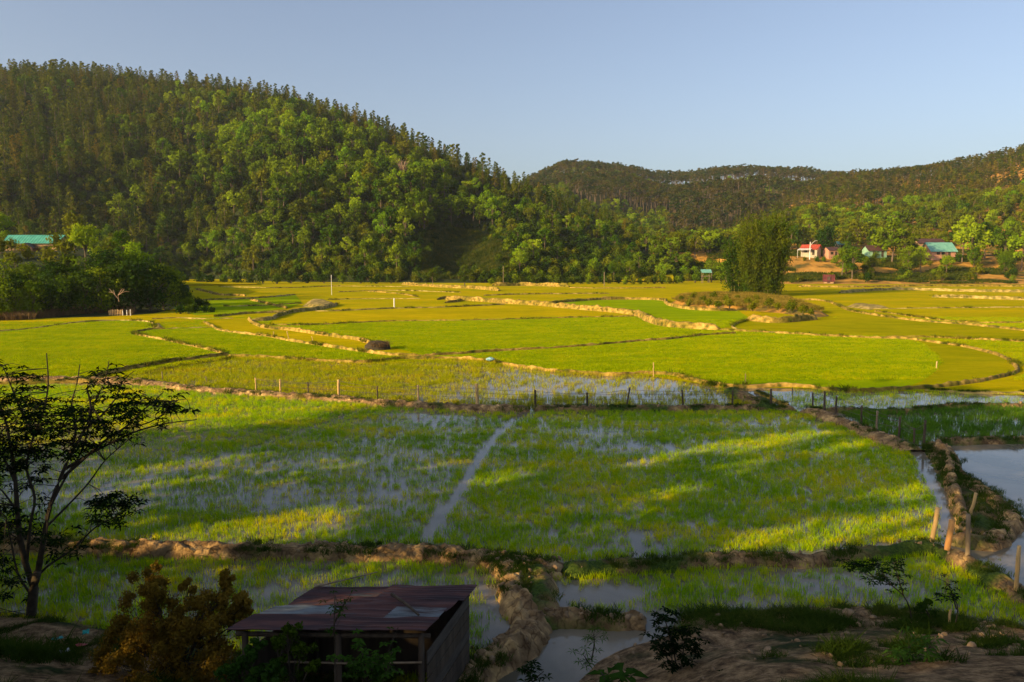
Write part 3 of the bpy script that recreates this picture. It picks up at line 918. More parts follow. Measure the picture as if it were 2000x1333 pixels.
# left hill
a, x, y = sample(30000, -70, 1420, 256, 600)
i = cell_thin(x, y, 7.2); a, x, y = a[i], x[i], y[i]
B = np.interp(a, LBX, LB); Rr = np.interp(a, LX, LR); t = (y - B) / (Rr - B)
z = h_left(x, y)
px, py = PX(x, y, z)
ok = (t > .0) & (t < 1.04) & (z > .2) & ~inpoly(px, py, CLEAR) & (h_left(x, y) > np.where(a > 1150, h_right(x, y), -9) - 1)
dens = fbm(x / 26, y / 26, 71)
pinep = np.clip(1.22 - px / 520 + .0 * t + .9 * sstep(.74, 1.0, t) + (fbm(x / 45, y / 45, 72) - .5) * 1.2 - .4 * sstep(.15, 0, t), 0, 1)
rr = rng.random(len(x)); r2 = rng.random(len(x)); r3 = rng.random(len(x))
for k in np.nonzero(ok)[0]:
    if rr[k] < pinep[k] or t[k] > .86 - .12 * (px[k] > 750):
        if dens[k] < .30 and t[k] < .8: continue
        F.append(('pine', int(r2[k] * 4) * 2 + (1 if r3[k] < .42 else 0), x[k], y[k], z[k], (.62 + .68 * r3[k] * (1 if t[k] < .85 else .5)) * (1 - .30 * float(sstep(800, 1150, px[k]))), 'left'))
    elif (t[k] < .06 and r3[k] < .6) or dens[k] < .36 or (r3[k] < .16):
        F.append(('bush', int(r2[k] * 9), x[k], y[k], z[k], 1.0 + 1.1 * r3[k], 'left'))
    else:
        bright = fbm(x[k] / 30, y[k] / 30, 77) > .52
        q = r2[k]
        mi = (1 if q < .5 else (0 if q < .93 else 2)) if bright else (1 if q < .14 else (0 if q < .84 else 2))
        if 560 < px[k] < 900 and q > .3 and not bright: mi = 0
        kind = 'tall' if r3[k] > .74 else 'broad'
        nv = 3 if kind == 'tall' else 4
        F.append((kind, int(rng.integers(0, nv)) * 3 + mi, x[k], y[k], z[k], (.72 + .70 * r3[k] * (1 if kind == 'broad' else .8)) * (1.0 if t[k] > .12 else .75) * (1 - .35 * float(sstep(.45, .9, t[k]))) * (1 - .38 * float(sstep(850, 1150, px[k]))), 'left'))
# understory: mostly dark leaves, colour that paints shade into gaps between crowns
a, x, y = sample(60000, -70, 1420, 256, 560)
i = cell_thin(x, y, 4.4); a1, x1, y1 = a[i], x[i], y[i]
a, x, y = sample(60000, -70, 1420, 256, 400)
i = cell_thin(x, y, 2.7); a, x, y = a[i], x[i], y[i]
q_ = (y - np.interp(a, LBX, LB)) / (np.interp(a, LX, LR) - np.interp(a, LBX, LB))
k = (q_ < .42) & (rng.random(len(x)) < 1.1 - 1.6 * q_)
a, x, y = np.concatenate([a1, a[k]]), np.concatenate([x1, x[k]]), np.concatenate([y1, y[k]])
B = np.interp(a, LBX, LB); Rr = np.interp(a, LX, LR); t = (y - B) / (Rr - B)
z = h_left(x, y); px, py = PX(x, y, z)
ok = (t > .0) & (t < 1) & (z > .1) & (~inpoly(px, py, CLEAR) | (rng.random(len(x)) < .10))
for k in np.nonzero(ok)[0]:
    F.append(('bush', int(rng.choice([2, 5, 8, 2, 5, 8, 0, 1, 4])) if t[k] > .12 else int(rng.integers(0, 9)), x[k], y[k], z[k], .6 + 1.1 * rng.random() ** 1.5, 'left'))
# mid hill
a, x, y = sample(24000, 900, 1720, 430, 985)
i = cell_thin(x, y, 7.2); a, x, y = a[i], x[i], y[i]
z = h_mid(x, y)
ok = (z > h_left(x, y) - 1) & (z > h_right(x, y) - 1)
low = (y < 760)
for k in np.nonzero(ok)[0]:
    q = rng.random()
    if y[k] > 880 or fbm(x[k] / 80, y[k] / 80, 79) > .5:
        F.append(('ridge', int(rng.integers(0, 6)), x[k], y[k], z[k], .95 + .3 * q, 'mid'))
    else:
        F.append(('broad', int(rng.integers(0, 4)) * 3 + (0 if q < .75 else 2 if q < .97 else 1), x[k], y[k], z[k], .75 + .35 * q, 'mid'))
# right hill
a, x, y = sample(26000, 1230, 2080, 305, 770)
i = cell_thin(x, y, 5.6); a, x, y = a[i], x[i], y[i]
z = h_right(x, y)
Rr = np.interp(a, RX, RRd)
ok = (z > h_left(x, y) - 1) & (y < Rr * 1.03) & ((y > 345) | (a < 1500))
for k in np.nonzero(ok)[0]:
    q = rng.random(); t = (y[k] - 340) / (Rr[k] - 340)
    if t > .28 + .2 * fbm(x[k] / 50, y[k] / 50, 80):
        if q < .12: F.append(('broad', int(rng.integers(0, 4)) * 3 + 2, x[k], y[k], z[k], .8, 'right'))
        else: F.append(('ridge' if q < .7 else 'pine', int(rng.integers(0, 3)) * 2 + (1 if rng.random() < .6 else 0), x[k], y[k], z[k], .62 + .25 * q, 'right'))
    elif q < .25:
        F.append(('bush', int(rng.integers(0, 9)), x[k], y[k], z[k], 1.6, 'right'))
    else:
        F.append(('broad', int(rng.integers(0, 4)) * 3 + (0 if q < .60 else 2 if q < .95 else 1), x[k], y[k], z[k], .60 + .35 * q, 'right'))

ZT = {'left': 'on the big left hill', 'mid': 'on the distant middle ridge', 'right': 'on the slope above the village'}
CT = {'leaf_mid': 'mid-green', 'leaf_bright': 'bright yellow-green', 'leaf_olive': 'dull olive', 'pine_leaf': 'dark green', 'pine_leaf_b': 'brownish', 'pine_far': 'dark green', 'pine_far_b': 'brownish', 'leaf_dark': 'very dark green'}
KT = {'broad': 'rounded broadleaf tree', 'tall': 'tall narrow broadleaf tree', 'pine': 'narrow pine tree', 'ridge': 'flat-topped pine with bare trunk', 'bush': 'low bush'}
KP = {'broad': 'rounded broadleaf trees', 'tall': 'tall narrow broadleaf trees', 'pine': 'narrow pine trees', 'ridge': 'flat-topped pines', 'bush': 'low bushes'}
LIM = {'broad': 230, 'tall': 150, 'pine': 290, 'ridge': 200, 'bush': 200}
by = {}
for f in F:
    p_ = PX(f[2], f[3], f[4] + 4)
    if -60 < p_[0] < 2060:
        by.setdefault(f[0], []).append(f)
for kind, L in by.items():
    L.sort(key=lambda f: f[3] / f[5])
    lim = LIM[kind]
    pro = PARTS[kind]
    for f in L[:lim]:
        mm = pro[f[1] % len(pro)][3]
        c_, k_, z_ = CT[mm], KT[kind], ZT[f[6]]
        plant(kind, f[1], f[2], f[3], f[4] - .2, f[5], '%s %s among many %s' % (c_, k_, z_), '%s %s %s' % (c_, KP[kind], z_), parts=(kind != 'bush'))
    rest = L[lim:]
    if rest:
        scatter({'broad': 'broadleaf_forest', 'tall': 'tall_tree_forest', 'pine': 'pine_forest', 'ridge': 'ridge_pine_forest', 'bush': 'undergrowth'}[kind],
                [(f[2], f[3], f[4] - .2) for f in rest], [f[5] for f in rest], [p[2] for p in pro], idx=[f[1] % len(pro) for f in rest],
                label='mass of %s covering the hills' % KP[kind])

# ------------------------------------------------------------------ single trees one can point to
def at(px, d):
    return (px - 1000) / 1500 * d
def single(kind, var, px, d, s, label, group=None, sz=None):
    x = at(px, d); z = float(hz(x, d))
    return plant(kind, var, x, d, z - .15, s, label, group, sz=sz)
single('fine', 0, 1014, 262, 1.0, 'bright green tree standing alone below the grassy clearing')
single('tall', 1, 750, 292, 1.0, 'bright slender tree left of the grassy clearing')
single('fine', 2, 846, 228, .62, 'small round olive tree at the hill foot, left of its neighbour')
single('fine', 5, 908, 222, .74, 'small reddish-olive tree at the field edge below the clearing')
single('fine', 1, 1198, 262, .8, 'olive tree beside the thin pole at the hill foot')
single('fine', 4, 1228, 268, .75, 'small green tree just left of the yellow garden plot')
single('broad', 0, 1308, 300, 1.05, 'dark green tree at the right end of the left hill')
x = at(790, 350); tb = dead_parts(61, 11, 4.5, 34, .3)
tag(tb.build('bare_tree', M['pale_bark'], loc=(x, 350, float(hz(x, 350)))), 'leafless pinkish tree among green trees on the left hill', 'tree')

# clump on the left knoll
for k, (px_, d_, s_k, v_) in enumerate([(-40,112,.95,0),(-5,109,.8,1),(30,113,.85,2),(62,112,.7,0),(98,115,.85,1),(132,116,.8,2),(165,117,.85,0),(198,119,.9,1),(232,121,1.0,2),(262,122,1.08,0),(292,124,1.1,1),(320,127,1.0,2),(345,131,.7,0),
                                         (10,124,.9,1),(60,126,.8,0),(110,127,.85,2),(160,130,.85,1),(210,132,.95,0),(255,135,1.0,2)]):
    gr_ = k in (1, 3, 5, 7, 11, 13, 14, 16, 18)
    single('dark', v_ * 2 + (1 if gr_ else 0), px_, d_, s_k, ('mid-green' if gr_ else 'very dark') + ' bushy tree in the shady clump under the left knoll', ('mid-green' if gr_ else 'very dark') + ' bushy trees of the clump under the left knoll')
for k, (px_, d_, s_k) in enumerate([(352,119,.7),(366,120,.6),(380,121,.65),(396,122,.5),(412,122,.45),(368,128,.9),(385,133,.8),(360,140,1.1),(402,135,.6)]):
    single('bush', 6 + 0 * k if k % 2 else 2, px_, d_, s_k, 'low dark bush trailing right from the shady clump', 'low dark bushes right of the shady clump')
single('fine', 0, 172, 148, 1.02, 'tall yellow-green tree rising behind the dark clump on the knoll')
single('fine', 3, 268, 146, .95, 'bright green tree with layered crown at the right end of the knoll')
single('fine', 0, 6, 178, 1.0, 'bright yellow-green tree at the left margin above the farmhouse')
single('fine', 4, 243, 160, .8, 'mid-green tree between the two bright trees on the knoll')
single('tall', 5, 152, 190, .8, 'brownish-olive tree just right of the teal farmhouse roof')
for k, (px_, d_, s_k, v_) in enumerate([(120,168,1.5,4),(140,160,1.5,1),(95,172,1.1,1),(30,166,1.1,1),(8,158,1.4,1),(60,154,1.2,4),(100,150,1.5,4),(135,148,1.4,1),(205,152,1.5,4),(225,166,1.6,1),(-20,150,1.6,4),(35,146,1.2,7),(300,150,1.6,0),(318,160,1.5,1)]):
    single('bush', v_, px_, d_, s_k, 'olive bush on the knoll below the teal farmhouse', 'olive bushes on the knoll')
for k, (px_, d_, s_k) in enumerate([(365,250,1.4),(392,246,1.6),(415,244,1.3),(440,245,1.5),(465,243,1.7),(490,243,1.4),(515,246,1.7),(542,247,1.5),(570,252,1.6),(600,254,1.5),(635,252,1.3),(670,251,1.5),(705,250,1.6),(735,249,1.4),(765,249,1.4)]):
    single('bush', [2, 5, 8, 0][k % 4], px_, d_, s_k * .95, 'dark bush in the hedge-like row at the hill foot', 'dark bushes along the foot of the left hill')
for k in range(26):
    px_ = 960 + k * 14.5; d_ = 243 + (k * 37) % 9
    single('bush', [0, 1, 2, 3, 4][k % 5], px_, d_, .9 + .5 * ((k * 53) % 10) / 10, 'green bush in the scrub right of the clearing foot', 'bushes along the right foot of the left hill')
# bare pale branches over the dark clump
x = at(243, 113.5); tb = MB()
for e in [[(0,.4,-1.2),(0,.2,-.5),(.1,0,0)],[(.1,0,0),(.9,-.2,.45),(1.7,-.1,.7),(2.3,0,.62)],[(.1,0,0),(.6,0,.7),(.9,.1,1.15)],[(.9,-.2,.45),(1.5,-.3,1.1)],[(0,.1,-.6),(-.8,-.2,.5),(-1.5,-.1,1.2)],[(-.8,-.2,.5),(-1.5,-.3,.6)],[(-.5,-.1,.1),(-.6,-.3,1.0)]]:
    tb.tube(np.array(e) * [.75, .75, .8], [.055 - .013 * q for q in range(len(e))], 5)
tag(tb.build('bare_tree', M['pale_bark'], loc=(x, 111.6, 3.3)), 'small leafless pale forked tree in front of the dark clump', 'tree')

# village trees
VT = [('dark',0,1610,298,1.05,'round dark tree right of the red-roofed hut'),('fine',1,1642,262,.85,'dark green tree on the ochre slope below the village'),
      ('fine',4,1662,258,.95,'olive tree leaning over the ochre slope below the village'),('tall',5,1668,300,.9,'olive tree between the hut and the small teal house'),
      ('tall',0,1738,283,1.05,'large olive-green tree between the two teal houses'),('broad',2,1762,280,1.0,'broad olive tree left of the big teal-roofed house'),('broad',0,1722,290,.9,'bushy tree just right of the small teal house'),
      ('broad',1,1890,284,1.15,'large leafy tree right of the big teal-roofed house'),('broad',0,1918,290,1.1,'dark green tree behind the large leafy tree on the right'),
      ('tall',1,1875,300,1.0,'tall tree rising above the right-hand village trees'),('fine',3,1795,268,.8,'bright round tree below the big teal-roofed house'),('fine',4,1770,266,.85,'mid-green tree on the terrace below the village'),
      ('broad',0,1955,278,1.0,'green tree near the right margin of the village'),('broad',1,1990,270,1.1,'bright green tree at the right margin'),('broad',2,2015,285,1.2,'olive tree cut by the right margin'),
      ('fine',0,1845,266,.6,'small tree at the terrace edge on the right'),('fine',5,1700,262,.55,'small olive tree on the lower village slope'),('broad',0,1540,330,.9,'green tree behind the bamboo clump'),('broad',2,1565,335,.9,'olive tree above the tall light pole'),
      ('fine',1,1389,262,.7,'small tree beside the little pale hut'),('fine',0,1418,246,.7,'light green tree at the left of the bamboo clump')]
for (k_, v_, px_, d_, s_k, lb) in VT:
    single(k_, v_, px_, d_, s_k * 1.3, lb)
for k, (px_, d_, s_k, v_) in enumerate([(1568,284,.7,1),(1592,283,.8,3),(1606,282,.9,0),(1628,280,1.0,4),(1690,281,.9,3),(1712,280,.8,1),(1722,282,1.0,0),(1798,282,1.1,3),(1812,279,.8,4),(1838,280,.9,0),(1856,281,1.1,1),(1866,285,1.3,3),(1676,286,1.2,0)]):
    single('bush', v_, px_, d_, s_k, 'bush hiding the foot of a village house', 'bushes right in front of the village houses')
for k in range(30):
    px_ = 1650 + (k * 61.7) % 370; d_ = 262 + (k * 11.3) % 50
    if abs(px_ - 1826) < 30 or abs(px_ - 1703) < 16: d_ = 304 + k % 8
    single(['fine', 'broad', 'dark'][k % 3], [3, 0, 0, 5, 2, 1, 4, 0, 2][k % 9], px_, d_, .62 + .4 * ((k * 29) % 10) / 10, 'shade tree among the village houses', 'shade trees among the village houses')
for k in range(60):
    px_ = 1545 + (k * 137.5) % 480; d_ = 250 + (k * 7.3) % 42
    if 1545 < px_ < 1640 and d_ > 256: continue
    if abs(px_ - 1825) < 30 and d_ > 270: continue
    single('bush', [1, 4, 3, 7, 2][k % 5], px_, d_, .7 + .7 * ((k * 31) % 10) / 10, 'bush on the ochre slope below the village', 'bushes on the village slope')
for k in range(16):
    px_ = 1330 + k * 13; d_ = 255 + (k * 17) % 30
    single('bush', [0, 1, 6, 4][k % 4], px_, d_, 1.0 + .5 * ((k * 7) % 5) / 5, 'bush behind the bamboo clump', 'bushes behind the bamboo')
# shrubs on the dry mound
for k, (px_, py_) in enumerate([(1330,588),(1352,585),(1372,590),(1395,584),(1418,590),(1440,586),(1462,596),(1480,588),(1500,600),(1385,597),(1345,596),(1425,600),(1520,604),(1545,606),(1565,612),(1585,615),(1470,604),(1405,601)]):
    P = G(px_, py_, .7)
    plant('bush', [1, 4, 7][k % 3], P[0], P[1], .45, .48 + .25 * ((k * 3) % 5) / 5, 'small dry bush on the low mound left of the bamboo', 'dry bushes on the low mound', parts=False)

# ------------------------------------------------------------------ bamboo clump
def bamboo(px_, py_, H, spread, nc, label, leafn):
    P = G(px_, py_, 0)
    r = thing('bamboo_clump', label, 'bamboo', (P[0], P[1], 0))
    c = MB(); L = []
    for k in range(nc):
        a = rng.random() * 6.283; r0 = rng.random() ** .5 * spread * .6
        b0 = np.array([math.cos(a) * r0 * 1.3, math.sin(a) * r0, -.2])
        a2 = a + rng.normal(0, .5); top = spread * (.25 + .45 * rng.random()); h = H * (.52 + .52 * rng.random() ** .8) * (1.04 - .35 * (r0 / spread) ** 2)
        pts = []
        for q in range(7):
            u = q / 6
            pts.append(b0 + np.array([math.cos(a2) * top * u ** 2.2, math.sin(a2) * top * u ** 2.2, h * (u - .10 * u ** 3)]))
        c.tube(pts, [.07, .065, .06, .05, .04, .03, .012], 4)
        pts = np.array(pts)
        n = leafn
        u = rng.uniform(.05, 1.0, n) ** .85
        idx = u * 6; i0 = np.minimum(idx.astype(int), 5); fr = (idx - i0)[:, None]
        p = pts[i0] * (1 - fr) + pts[i0 + 1] * fr
        wd = (.65 + .75 * u * (1.3 - .8 * u))[:, None]
        # sprays: leaves cluster round a few side twigs
        tw = rng.integers(0, 14, n)
        toff = np.random.default_rng(k).normal(0, 1, (14, 3)) * [.8, .8, .5]
        p = p + toff[tw] * wd * 1.15 * [1, 1, 1.5] + rng.normal(0, .30, (n, 3)) * wd
        nr = rng.normal(0, 1, (n, 3)); nr[:, 2] = np.abs(nr[:, 2]) * .6
        L.append(leaf_quads(p, nr, .62 * (.5 + .8 * rng.random(n)), .32))
    c.build('culms', M['culm'], r)
    lf = MB(); lf.quads(np.concatenate(L)); lf.build('foliage', M['bamboo_leaf'], r)
    return r
M['culm'] = surf('bamboo_culm', [(.3, (.16, .13, .04)), (.7, (.26, .22, .07))], 2)
M['bamboo_leaf'] = leafy('bamboo_leaf', (.035, .075, .004), (.150, .160, .007), .35, .35)
bamboo(1490, 578, 20.0, 4.6, 60, 'huge bamboo clump standing alone at the back of the fields', 760)
bamboo(1448, 574, 14.5, 3.4, 26, 'smaller bamboo clump leaning on the left of the huge one', 420)

# ------------------------------------------------------------------ trees beside the viewpoint that shade the foreground
OC = []
for (x, y, h) in [(-29,27.5,12),(-29,24,16),(-28.5,19.5,19.5),(-29,14,22.5),(-28.5,9,23),(-29,4,23),(-28,-1,23),(-29,-6,23),(-28.5,-11,23),(-29,-16,22),
                  (-35,22,17),(-35,17,21),(-36,11,24),(-35,5,24),(-36,-1,24),(-35,-7,24),(-36,-13,24),(-43,13,20),(-42,6,23),(-42,-3,23)]:
    z = float(h_side(np.array(x), np.array(y)))
    OC.append((x, y, z, (h - z)))
_sd = np.array(_sv)
GAPS = [(930,938,.55),(985,932,.4),(1500,1052,.6),(1600,1045,.7),(1700,1035,.7),(1560,1030,.5),(1230,1015,.6),(1180,1020,.4),(560,1040,.6),(480,1050,.6),(420,1048,.5),(300,1050,.5),(840,1082,.45),(890,1084,.4),(975,1105,.5),(985,1140,.5),(780,1080,.35),
        (1848,1050,.5),(1856,1015,.4),(1870,1092,.45),(1985,1110,.5),(1893,985,.4),(1822,1020,.45),(820,1105,.5),(700,1110,.45),(1400,870,.6),(1480,880,.5),(1300,960,.5),(1450,905,.5),(640,905,.6),(860,905,.5),(450,915,.7),(350,905,.8),(1650,870,.6),(1560,850,.7),(1250,900,.5),(1750,960,.5),(1150,1125,.4),(1950,1250,.5),(1120,1220,.35),(600,1000,.5),(1050,1000,.5)]
wb = MB()
for k, o_ in enumerate(OC):
    for rep in range(1):
        tb_, cb_ = broadleaf_parts(300 + k, 10.0, 3.9, 20, 25, .8, .2)
        s_ = o_[3] / 10.0; sx_ = max(s_, 1.25) if o_[3] > 9 else 1.0
        Q = np.vstack(cb_.v).reshape(-1, 4, 3) * [sx_, sx_, s_] + np.array([o_[0], o_[1], o_[2] - .3])
        C_ = Q.mean(1); keep = np.ones(len(C_), bool)
        for (gx_, gy_, gr_) in GAPS:
            g0 = G(gx_, gy_, .15); rel = C_ - g0; t_ = rel @ _sd
            dd = np.linalg.norm(rel - t_[:, None] * _sd, axis=1)
            keep &= dd > gr_ * 1.7
        wb.quads(Q[keep], 1)
        tv = [v_ * [sx_, sx_, s_] + np.array([o_[0], o_[1], o_[2] - .3]) for v_ in tb_.v]
        off = wb.n; wb.v += tv; wb.f += [tuple(q_ + off for q_ in f_) for f_ in tb_.f]; wb.m += [0] * len(tb_.f); wb.n += tb_.n
tag(wb.build('woodland', [M['bark'], M['leaf_mid']]), 'trees on the hillside beside the viewpoint', kind='stuff')
M['occ'] = None
scatter('thicket', [(x_, y_, float(h_side(np.array(x_), np.array(y_)))) for x_ in (-27.5,-31,-34) for y_ in np.arange(-16, 34, 2.6) if -x_ > .72 * y_ + 4.5], [1.0] * len([1 for x_ in (-27.5,-31,-34) for y_ in np.arange(-16, 34, 2.6) if -x_ > .72 * y_ + 4.5]),
        [p[2] for p in PARTS['bush'][:4]], label='bushes under the trees beside the viewpoint')
# ------------------------------------------------------------------ rice seedlings in the wet paddies
def tuft(seed, n, rad, h, wd, lean=.25):
    r = np.random.default_rng(seed)
    b = MB()
    a = r.random(n) * 6.283; q = r.random(n) ** .5 * rad
    base = np.stack([np.cos(a) * q, np.sin(a) * q, np.full(n, -.03)], 1)
    hh = h * (.65 + .6 * r.random(n))
    d = r.normal(0, lean, (n, 2)) * hh[:, None]
    a2 = r.random(n) * 3.14
    wv = np.stack([np.cos(a2), np.sin(a2), 0 * a2], 1) * wd * .5
    mid = base + np.stack([d[:, 0] * .35, d[:, 1] * .35, hh * .6], 1)
    top = base + np.stack([d[:, 0], d[:, 1], hh], 1)
    V = np.stack([base - wv, base + wv, mid + wv * .9, mid - wv * .9, top], 1)
    f = []
    for i in range(n):
        o = i * 5
        f += [(o, o+1, o+2, o+3), (o+3, o+2, o+4)]
    b.add(V.reshape(-1, 3), f)
    return b
def ricemat(name, c1, c2, c3):
    m, nt, out = _nt(name)
    pos = nt.nodes.new('ShaderNodeNewGeometry').outputs['Position']
    oi = nt.nodes.new('ShaderNodeObjectInfo')
    f = _noise(nt, .30, 4, pos, stretch=(.6, 1.6, 0))
    f = _math(nt, 'ADD', f, _math(nt, 'MULTIPLY', _math(nt, 'SUBTRACT', oi.outputs['Random'], .5), .25), clamp=True)
    c = _ramp(nt, f, [(.32, c1), (.52, c2), (.68, c3)])
    d = nt.nodes.new('ShaderNodeBsdfDiffuse'); t = nt.nodes.new('ShaderNodeBsdfTranslucent')
    nt.links.new(c, d.inputs[0]); nt.links.new(c, t.inputs[0])
    ms = nt.nodes.new('ShaderNodeMixShader'); ms.inputs[0].default_value = .45
    nt.links.new(d.outputs[0], ms.inputs[1]); nt.links.new(t.outputs[0], ms.inputs[2])
    nt.links.new(ms.outputs[0], out.inputs[0])
    return m
M['rice_near'] = ricemat('rice_blades', (.21, .40, .003), (.41, .56, .003), (.68, .62, .006))
M['rice_mid'] = ricemat('rice_blades_olive', (.30, .34, .004), (.40, .42, .004), (.46, .38, .010))
M['rice_deep'] = ricemat('rice_blades_dark', (.07, .17, .012), (.10, .22, .012), (.15, .25, .014))  # deeper green blades for the dense right-hand paddy
M['grass'] = ricemat('bank_grass', (.03, .055, .006), (.05, .09, .010), (.10, .12, .018))
M['straw'] = ricemat('dry_stalks', (.14, .09, .04), (.20, .13, .06), (.26, .17, .07))
LINES = [[G(p[0], p[1], 0) for p in L] for L in (L_main_l, L_main_r, L_b20, L_b21r, L_low, L_low2, L_dikedown, L_dikearm, L_lowr, L_pondloop, L_pondtop)]
FURROW = [G(p[0], p[1], 0) for p in [(1036,800),(1000,822),(965,855),(940,890),(915,930),(893,968),(868,1000),(848,1025),(832,1056)]]
FURROW2 = [G(p[0], p[1], 0) for p in [(737,790),(680,812),(600,840),(520,868),(440,892),(330,925),(200,962),(60,1000)]]
FURROW3 = [G(p[0], p[1], 0) for p in [(1247,1040),(1245,1060),(1243,1085)]]
DITCH = [G(p[0], p[1], 0) for p in [(1790,885),(1805,925),(1820,955),(1845,980),(1862,1000),(1862,1030),(1850,1048)]]
SANDY = [G(p[0], p[1], 0) for p in [(1452,764),(1490,776),(1531,792)]]
EDGE_R = [(1572,806),(1690,842),(1778,880),(1795,920),(1815,960),(1835,1000),(1830,1040),(1840,1066)]

def gauss_px(px, py, spots):
    s = np.zeros_like(px)
    for (cx, cy, rx, ry, am) in spots:
        s += am * np.exp(-((px - cx) / rx) ** 2 - ((py - cy) / ry) ** 2)
    return s
NC = 330000
DENS = NC / (108 * 57.5)
x = rng.uniform(-46, 62, NC); y = rng.uniform(13.5, 71, NC)
px, py = PX(x, y, 0)
v = (px > -60) & (px < 2060) & (py < 1345)
x, y, px, py = x[v], y[v], px[v], py[v]
u = rng.random(len(x))
dl = np.full(len(x), 9.0)
for L in LINES:
    dl = np.minimum(dl, dist_poly(x, y, L))
n1 = fbm(x / 4.4, y / 1.7, 101, 3); n2 = fbm(x / 1.5, y / .7, 102, 3); n3 = fbm(x / 9, y / 6, 103, 2)
patchy = sstep(.30, .60, .55 * n1 + .28 * n2 + .17 * n3)
big = [(-300,1050),(150,1064),(400,1073),(820,1079),(960,1092),(1100,1110),(1270,1100),(1594,1088),(1844,1068)] + EDGE_R[::-1] + [(1555,800),(1332,798),(965,800),(700,784),(525,771),(350,757),(0,750),(-300,750)]
inb = inpoly(px, py, big)
water_spots = [(870,822,120,16,.9),(800,812,60,10,.5),(720,870,60,22,.4),(560,965,60,28,.55),(480,980,80,25,.4),(640,905,90,15,.35),(1160,850,60,24,.75),(1230,880,90,20,.75),(1350,882,70,14,.6),(1120,815,90,9,.5),(1440,875,60,10,.3),(1030,860,30,10,.4),
               (690,990,60,25,.35),(900,985,60,22,.3),(1340,1025,70,14,.5),(1230,1062,60,10,.4),(1120,985,50,16,.35),(450,920,120,14,.45),(300,960,100,25,.45),(300,880,60,14,.3),(1060,940,60,14,.3),(1290,1075,40,8,.5),(100,930,100,40,.4),(600,1040,120,14,.25)]
green_spots = [(1620,930,200,70,.5),(1550,1040,200,30,.5),(1690,870,100,25,.4),(1300,820,120,10,.4),(1150,960,160,40,.25),(950,940,60,12,.6),(700,1055,120,10,.5),(480,1035,120,14,.4),(450,800,260,22,.6),(250,770,200,18,.6),(1400,960,160,40,.3),(1100,900,120,18,.3)]
def prob(cov, blade, sinv):
    """share of candidate points kept so that the seedlings hide about cov of the water from a low viewpoint"""
    return -1.5 * np.log(1 - np.clip(cov, 0, .97)) * sinv / (DENS * blade * .8)
SINV = CAMH / np.hypot(np.hypot(x, y), CAMH)
left_ = sstep(1000, 850, px) 
cb = .74 + .30 * patchy - .08 * left_ + gauss_px(px, py, green_spots) - .52 * gauss_px(px, py, water_spots) + .16 * (n2 - .5)
fw = .10 + .09 * vnoise(x / .8, y / .8, 5)
cb = np.clip(cb, .05, .95) * sstep(fw, fw + .18, dist_poly(x, y, FURROW)) * (.35 + .65 * sstep(.08, .28, dist_poly(x, y, FURROW2))) * sstep(.10, .3, dist_poly(x, y, FURROW3))
BL = 13 * .21 * .012
pb = prob(cb, BL, SINV)
lowl = inpoly(px, py, [(-100,1085),(400,1095),(900,1100),(985,1125),(1000,1200),(960,1290),(900,1345),(-100,1345)])
pl = prob(np.clip(.55 + .45 * patchy + gauss_px(px, py, [(820,1110,140,12,.4),(250,1120,200,20,.3)]) - gauss_px(px, py, [(955,1200,40,80,.9),(600,1150,80,20,.3),(1000,1150,30,60,.7)]), .03, .95), BL, SINV)
lowr = inpoly(px, py, [(1075,1125),(1270,1112),(1480,1100),(1700,1090),(1844,1082),(1940,1145),(2100,1220),(2060,1235),(1800,1192),(1500,1192),(1290,1202),(1110,1192)])
plr = prob(np.clip(.58 + .42 * patchy + gauss_px(px, py, [(1850,1110,120,30,.4),(1400,1130,60,15,.2)]) - gauss_px(px, py, [(1175,1165,70,22,1.1),(1100,1165,18,30,.8),(1230,1150,40,8,.4),(1690,1145,60,12,.5),(1480,1175,60,10,.4)]), .03, .95), BL, SINV)
sel = (inb & (u < pb)) | (lowl & (u < pl)) | (lowr & (u < plr))
sel &= dl > .42
tn = [tuft(200 + k, 13, .14, .21, .012).mesh('rice_tuft', M['rice_near']) for k in range(5)]
scatter('rice_seedlings', np.stack([x[sel], y[sel], 0 * x[sel]], 1), .62 + .5 * rng.random(sel.sum()), tn, label='thin bright green rice seedlings standing in shallow water')
# olive field behind the fence bund, pale on the right
mid = inpoly(px, py, [(-100,758),(0,752),(175,744),(285,730),(455,697),(700,708),(900,702),(1000,714),(1087,726),(1250,732),(1400,753),(1430,764),(1500,792),(1332,794),(965,796),(700,780),(525,768),(350,752),(180,742)])
pm = prob(np.clip(.80 + .20 * patchy - gauss_px(px, py, [(1000,758,190,24,.42),(1290,768,190,22,.5),(900,778,80,9,.35),(1180,745,120,12,.2)]), .12, .96), 14 * .24 * .018, SINV)
sel = mid & (u < pm) & (dl > .4)
tm_ = [tuft(220 + k, 14, .19, .24, .018).mesh('rice_tuft', M['rice_mid']) for k in range(4)]
scatter('rice_stubble', np.stack([x[sel], y[sel], 0 * x[sel]], 1), .8 + .5 * rng.random(sel.sum()), tm_, label='olive thinning rice plants behind the wire fence')
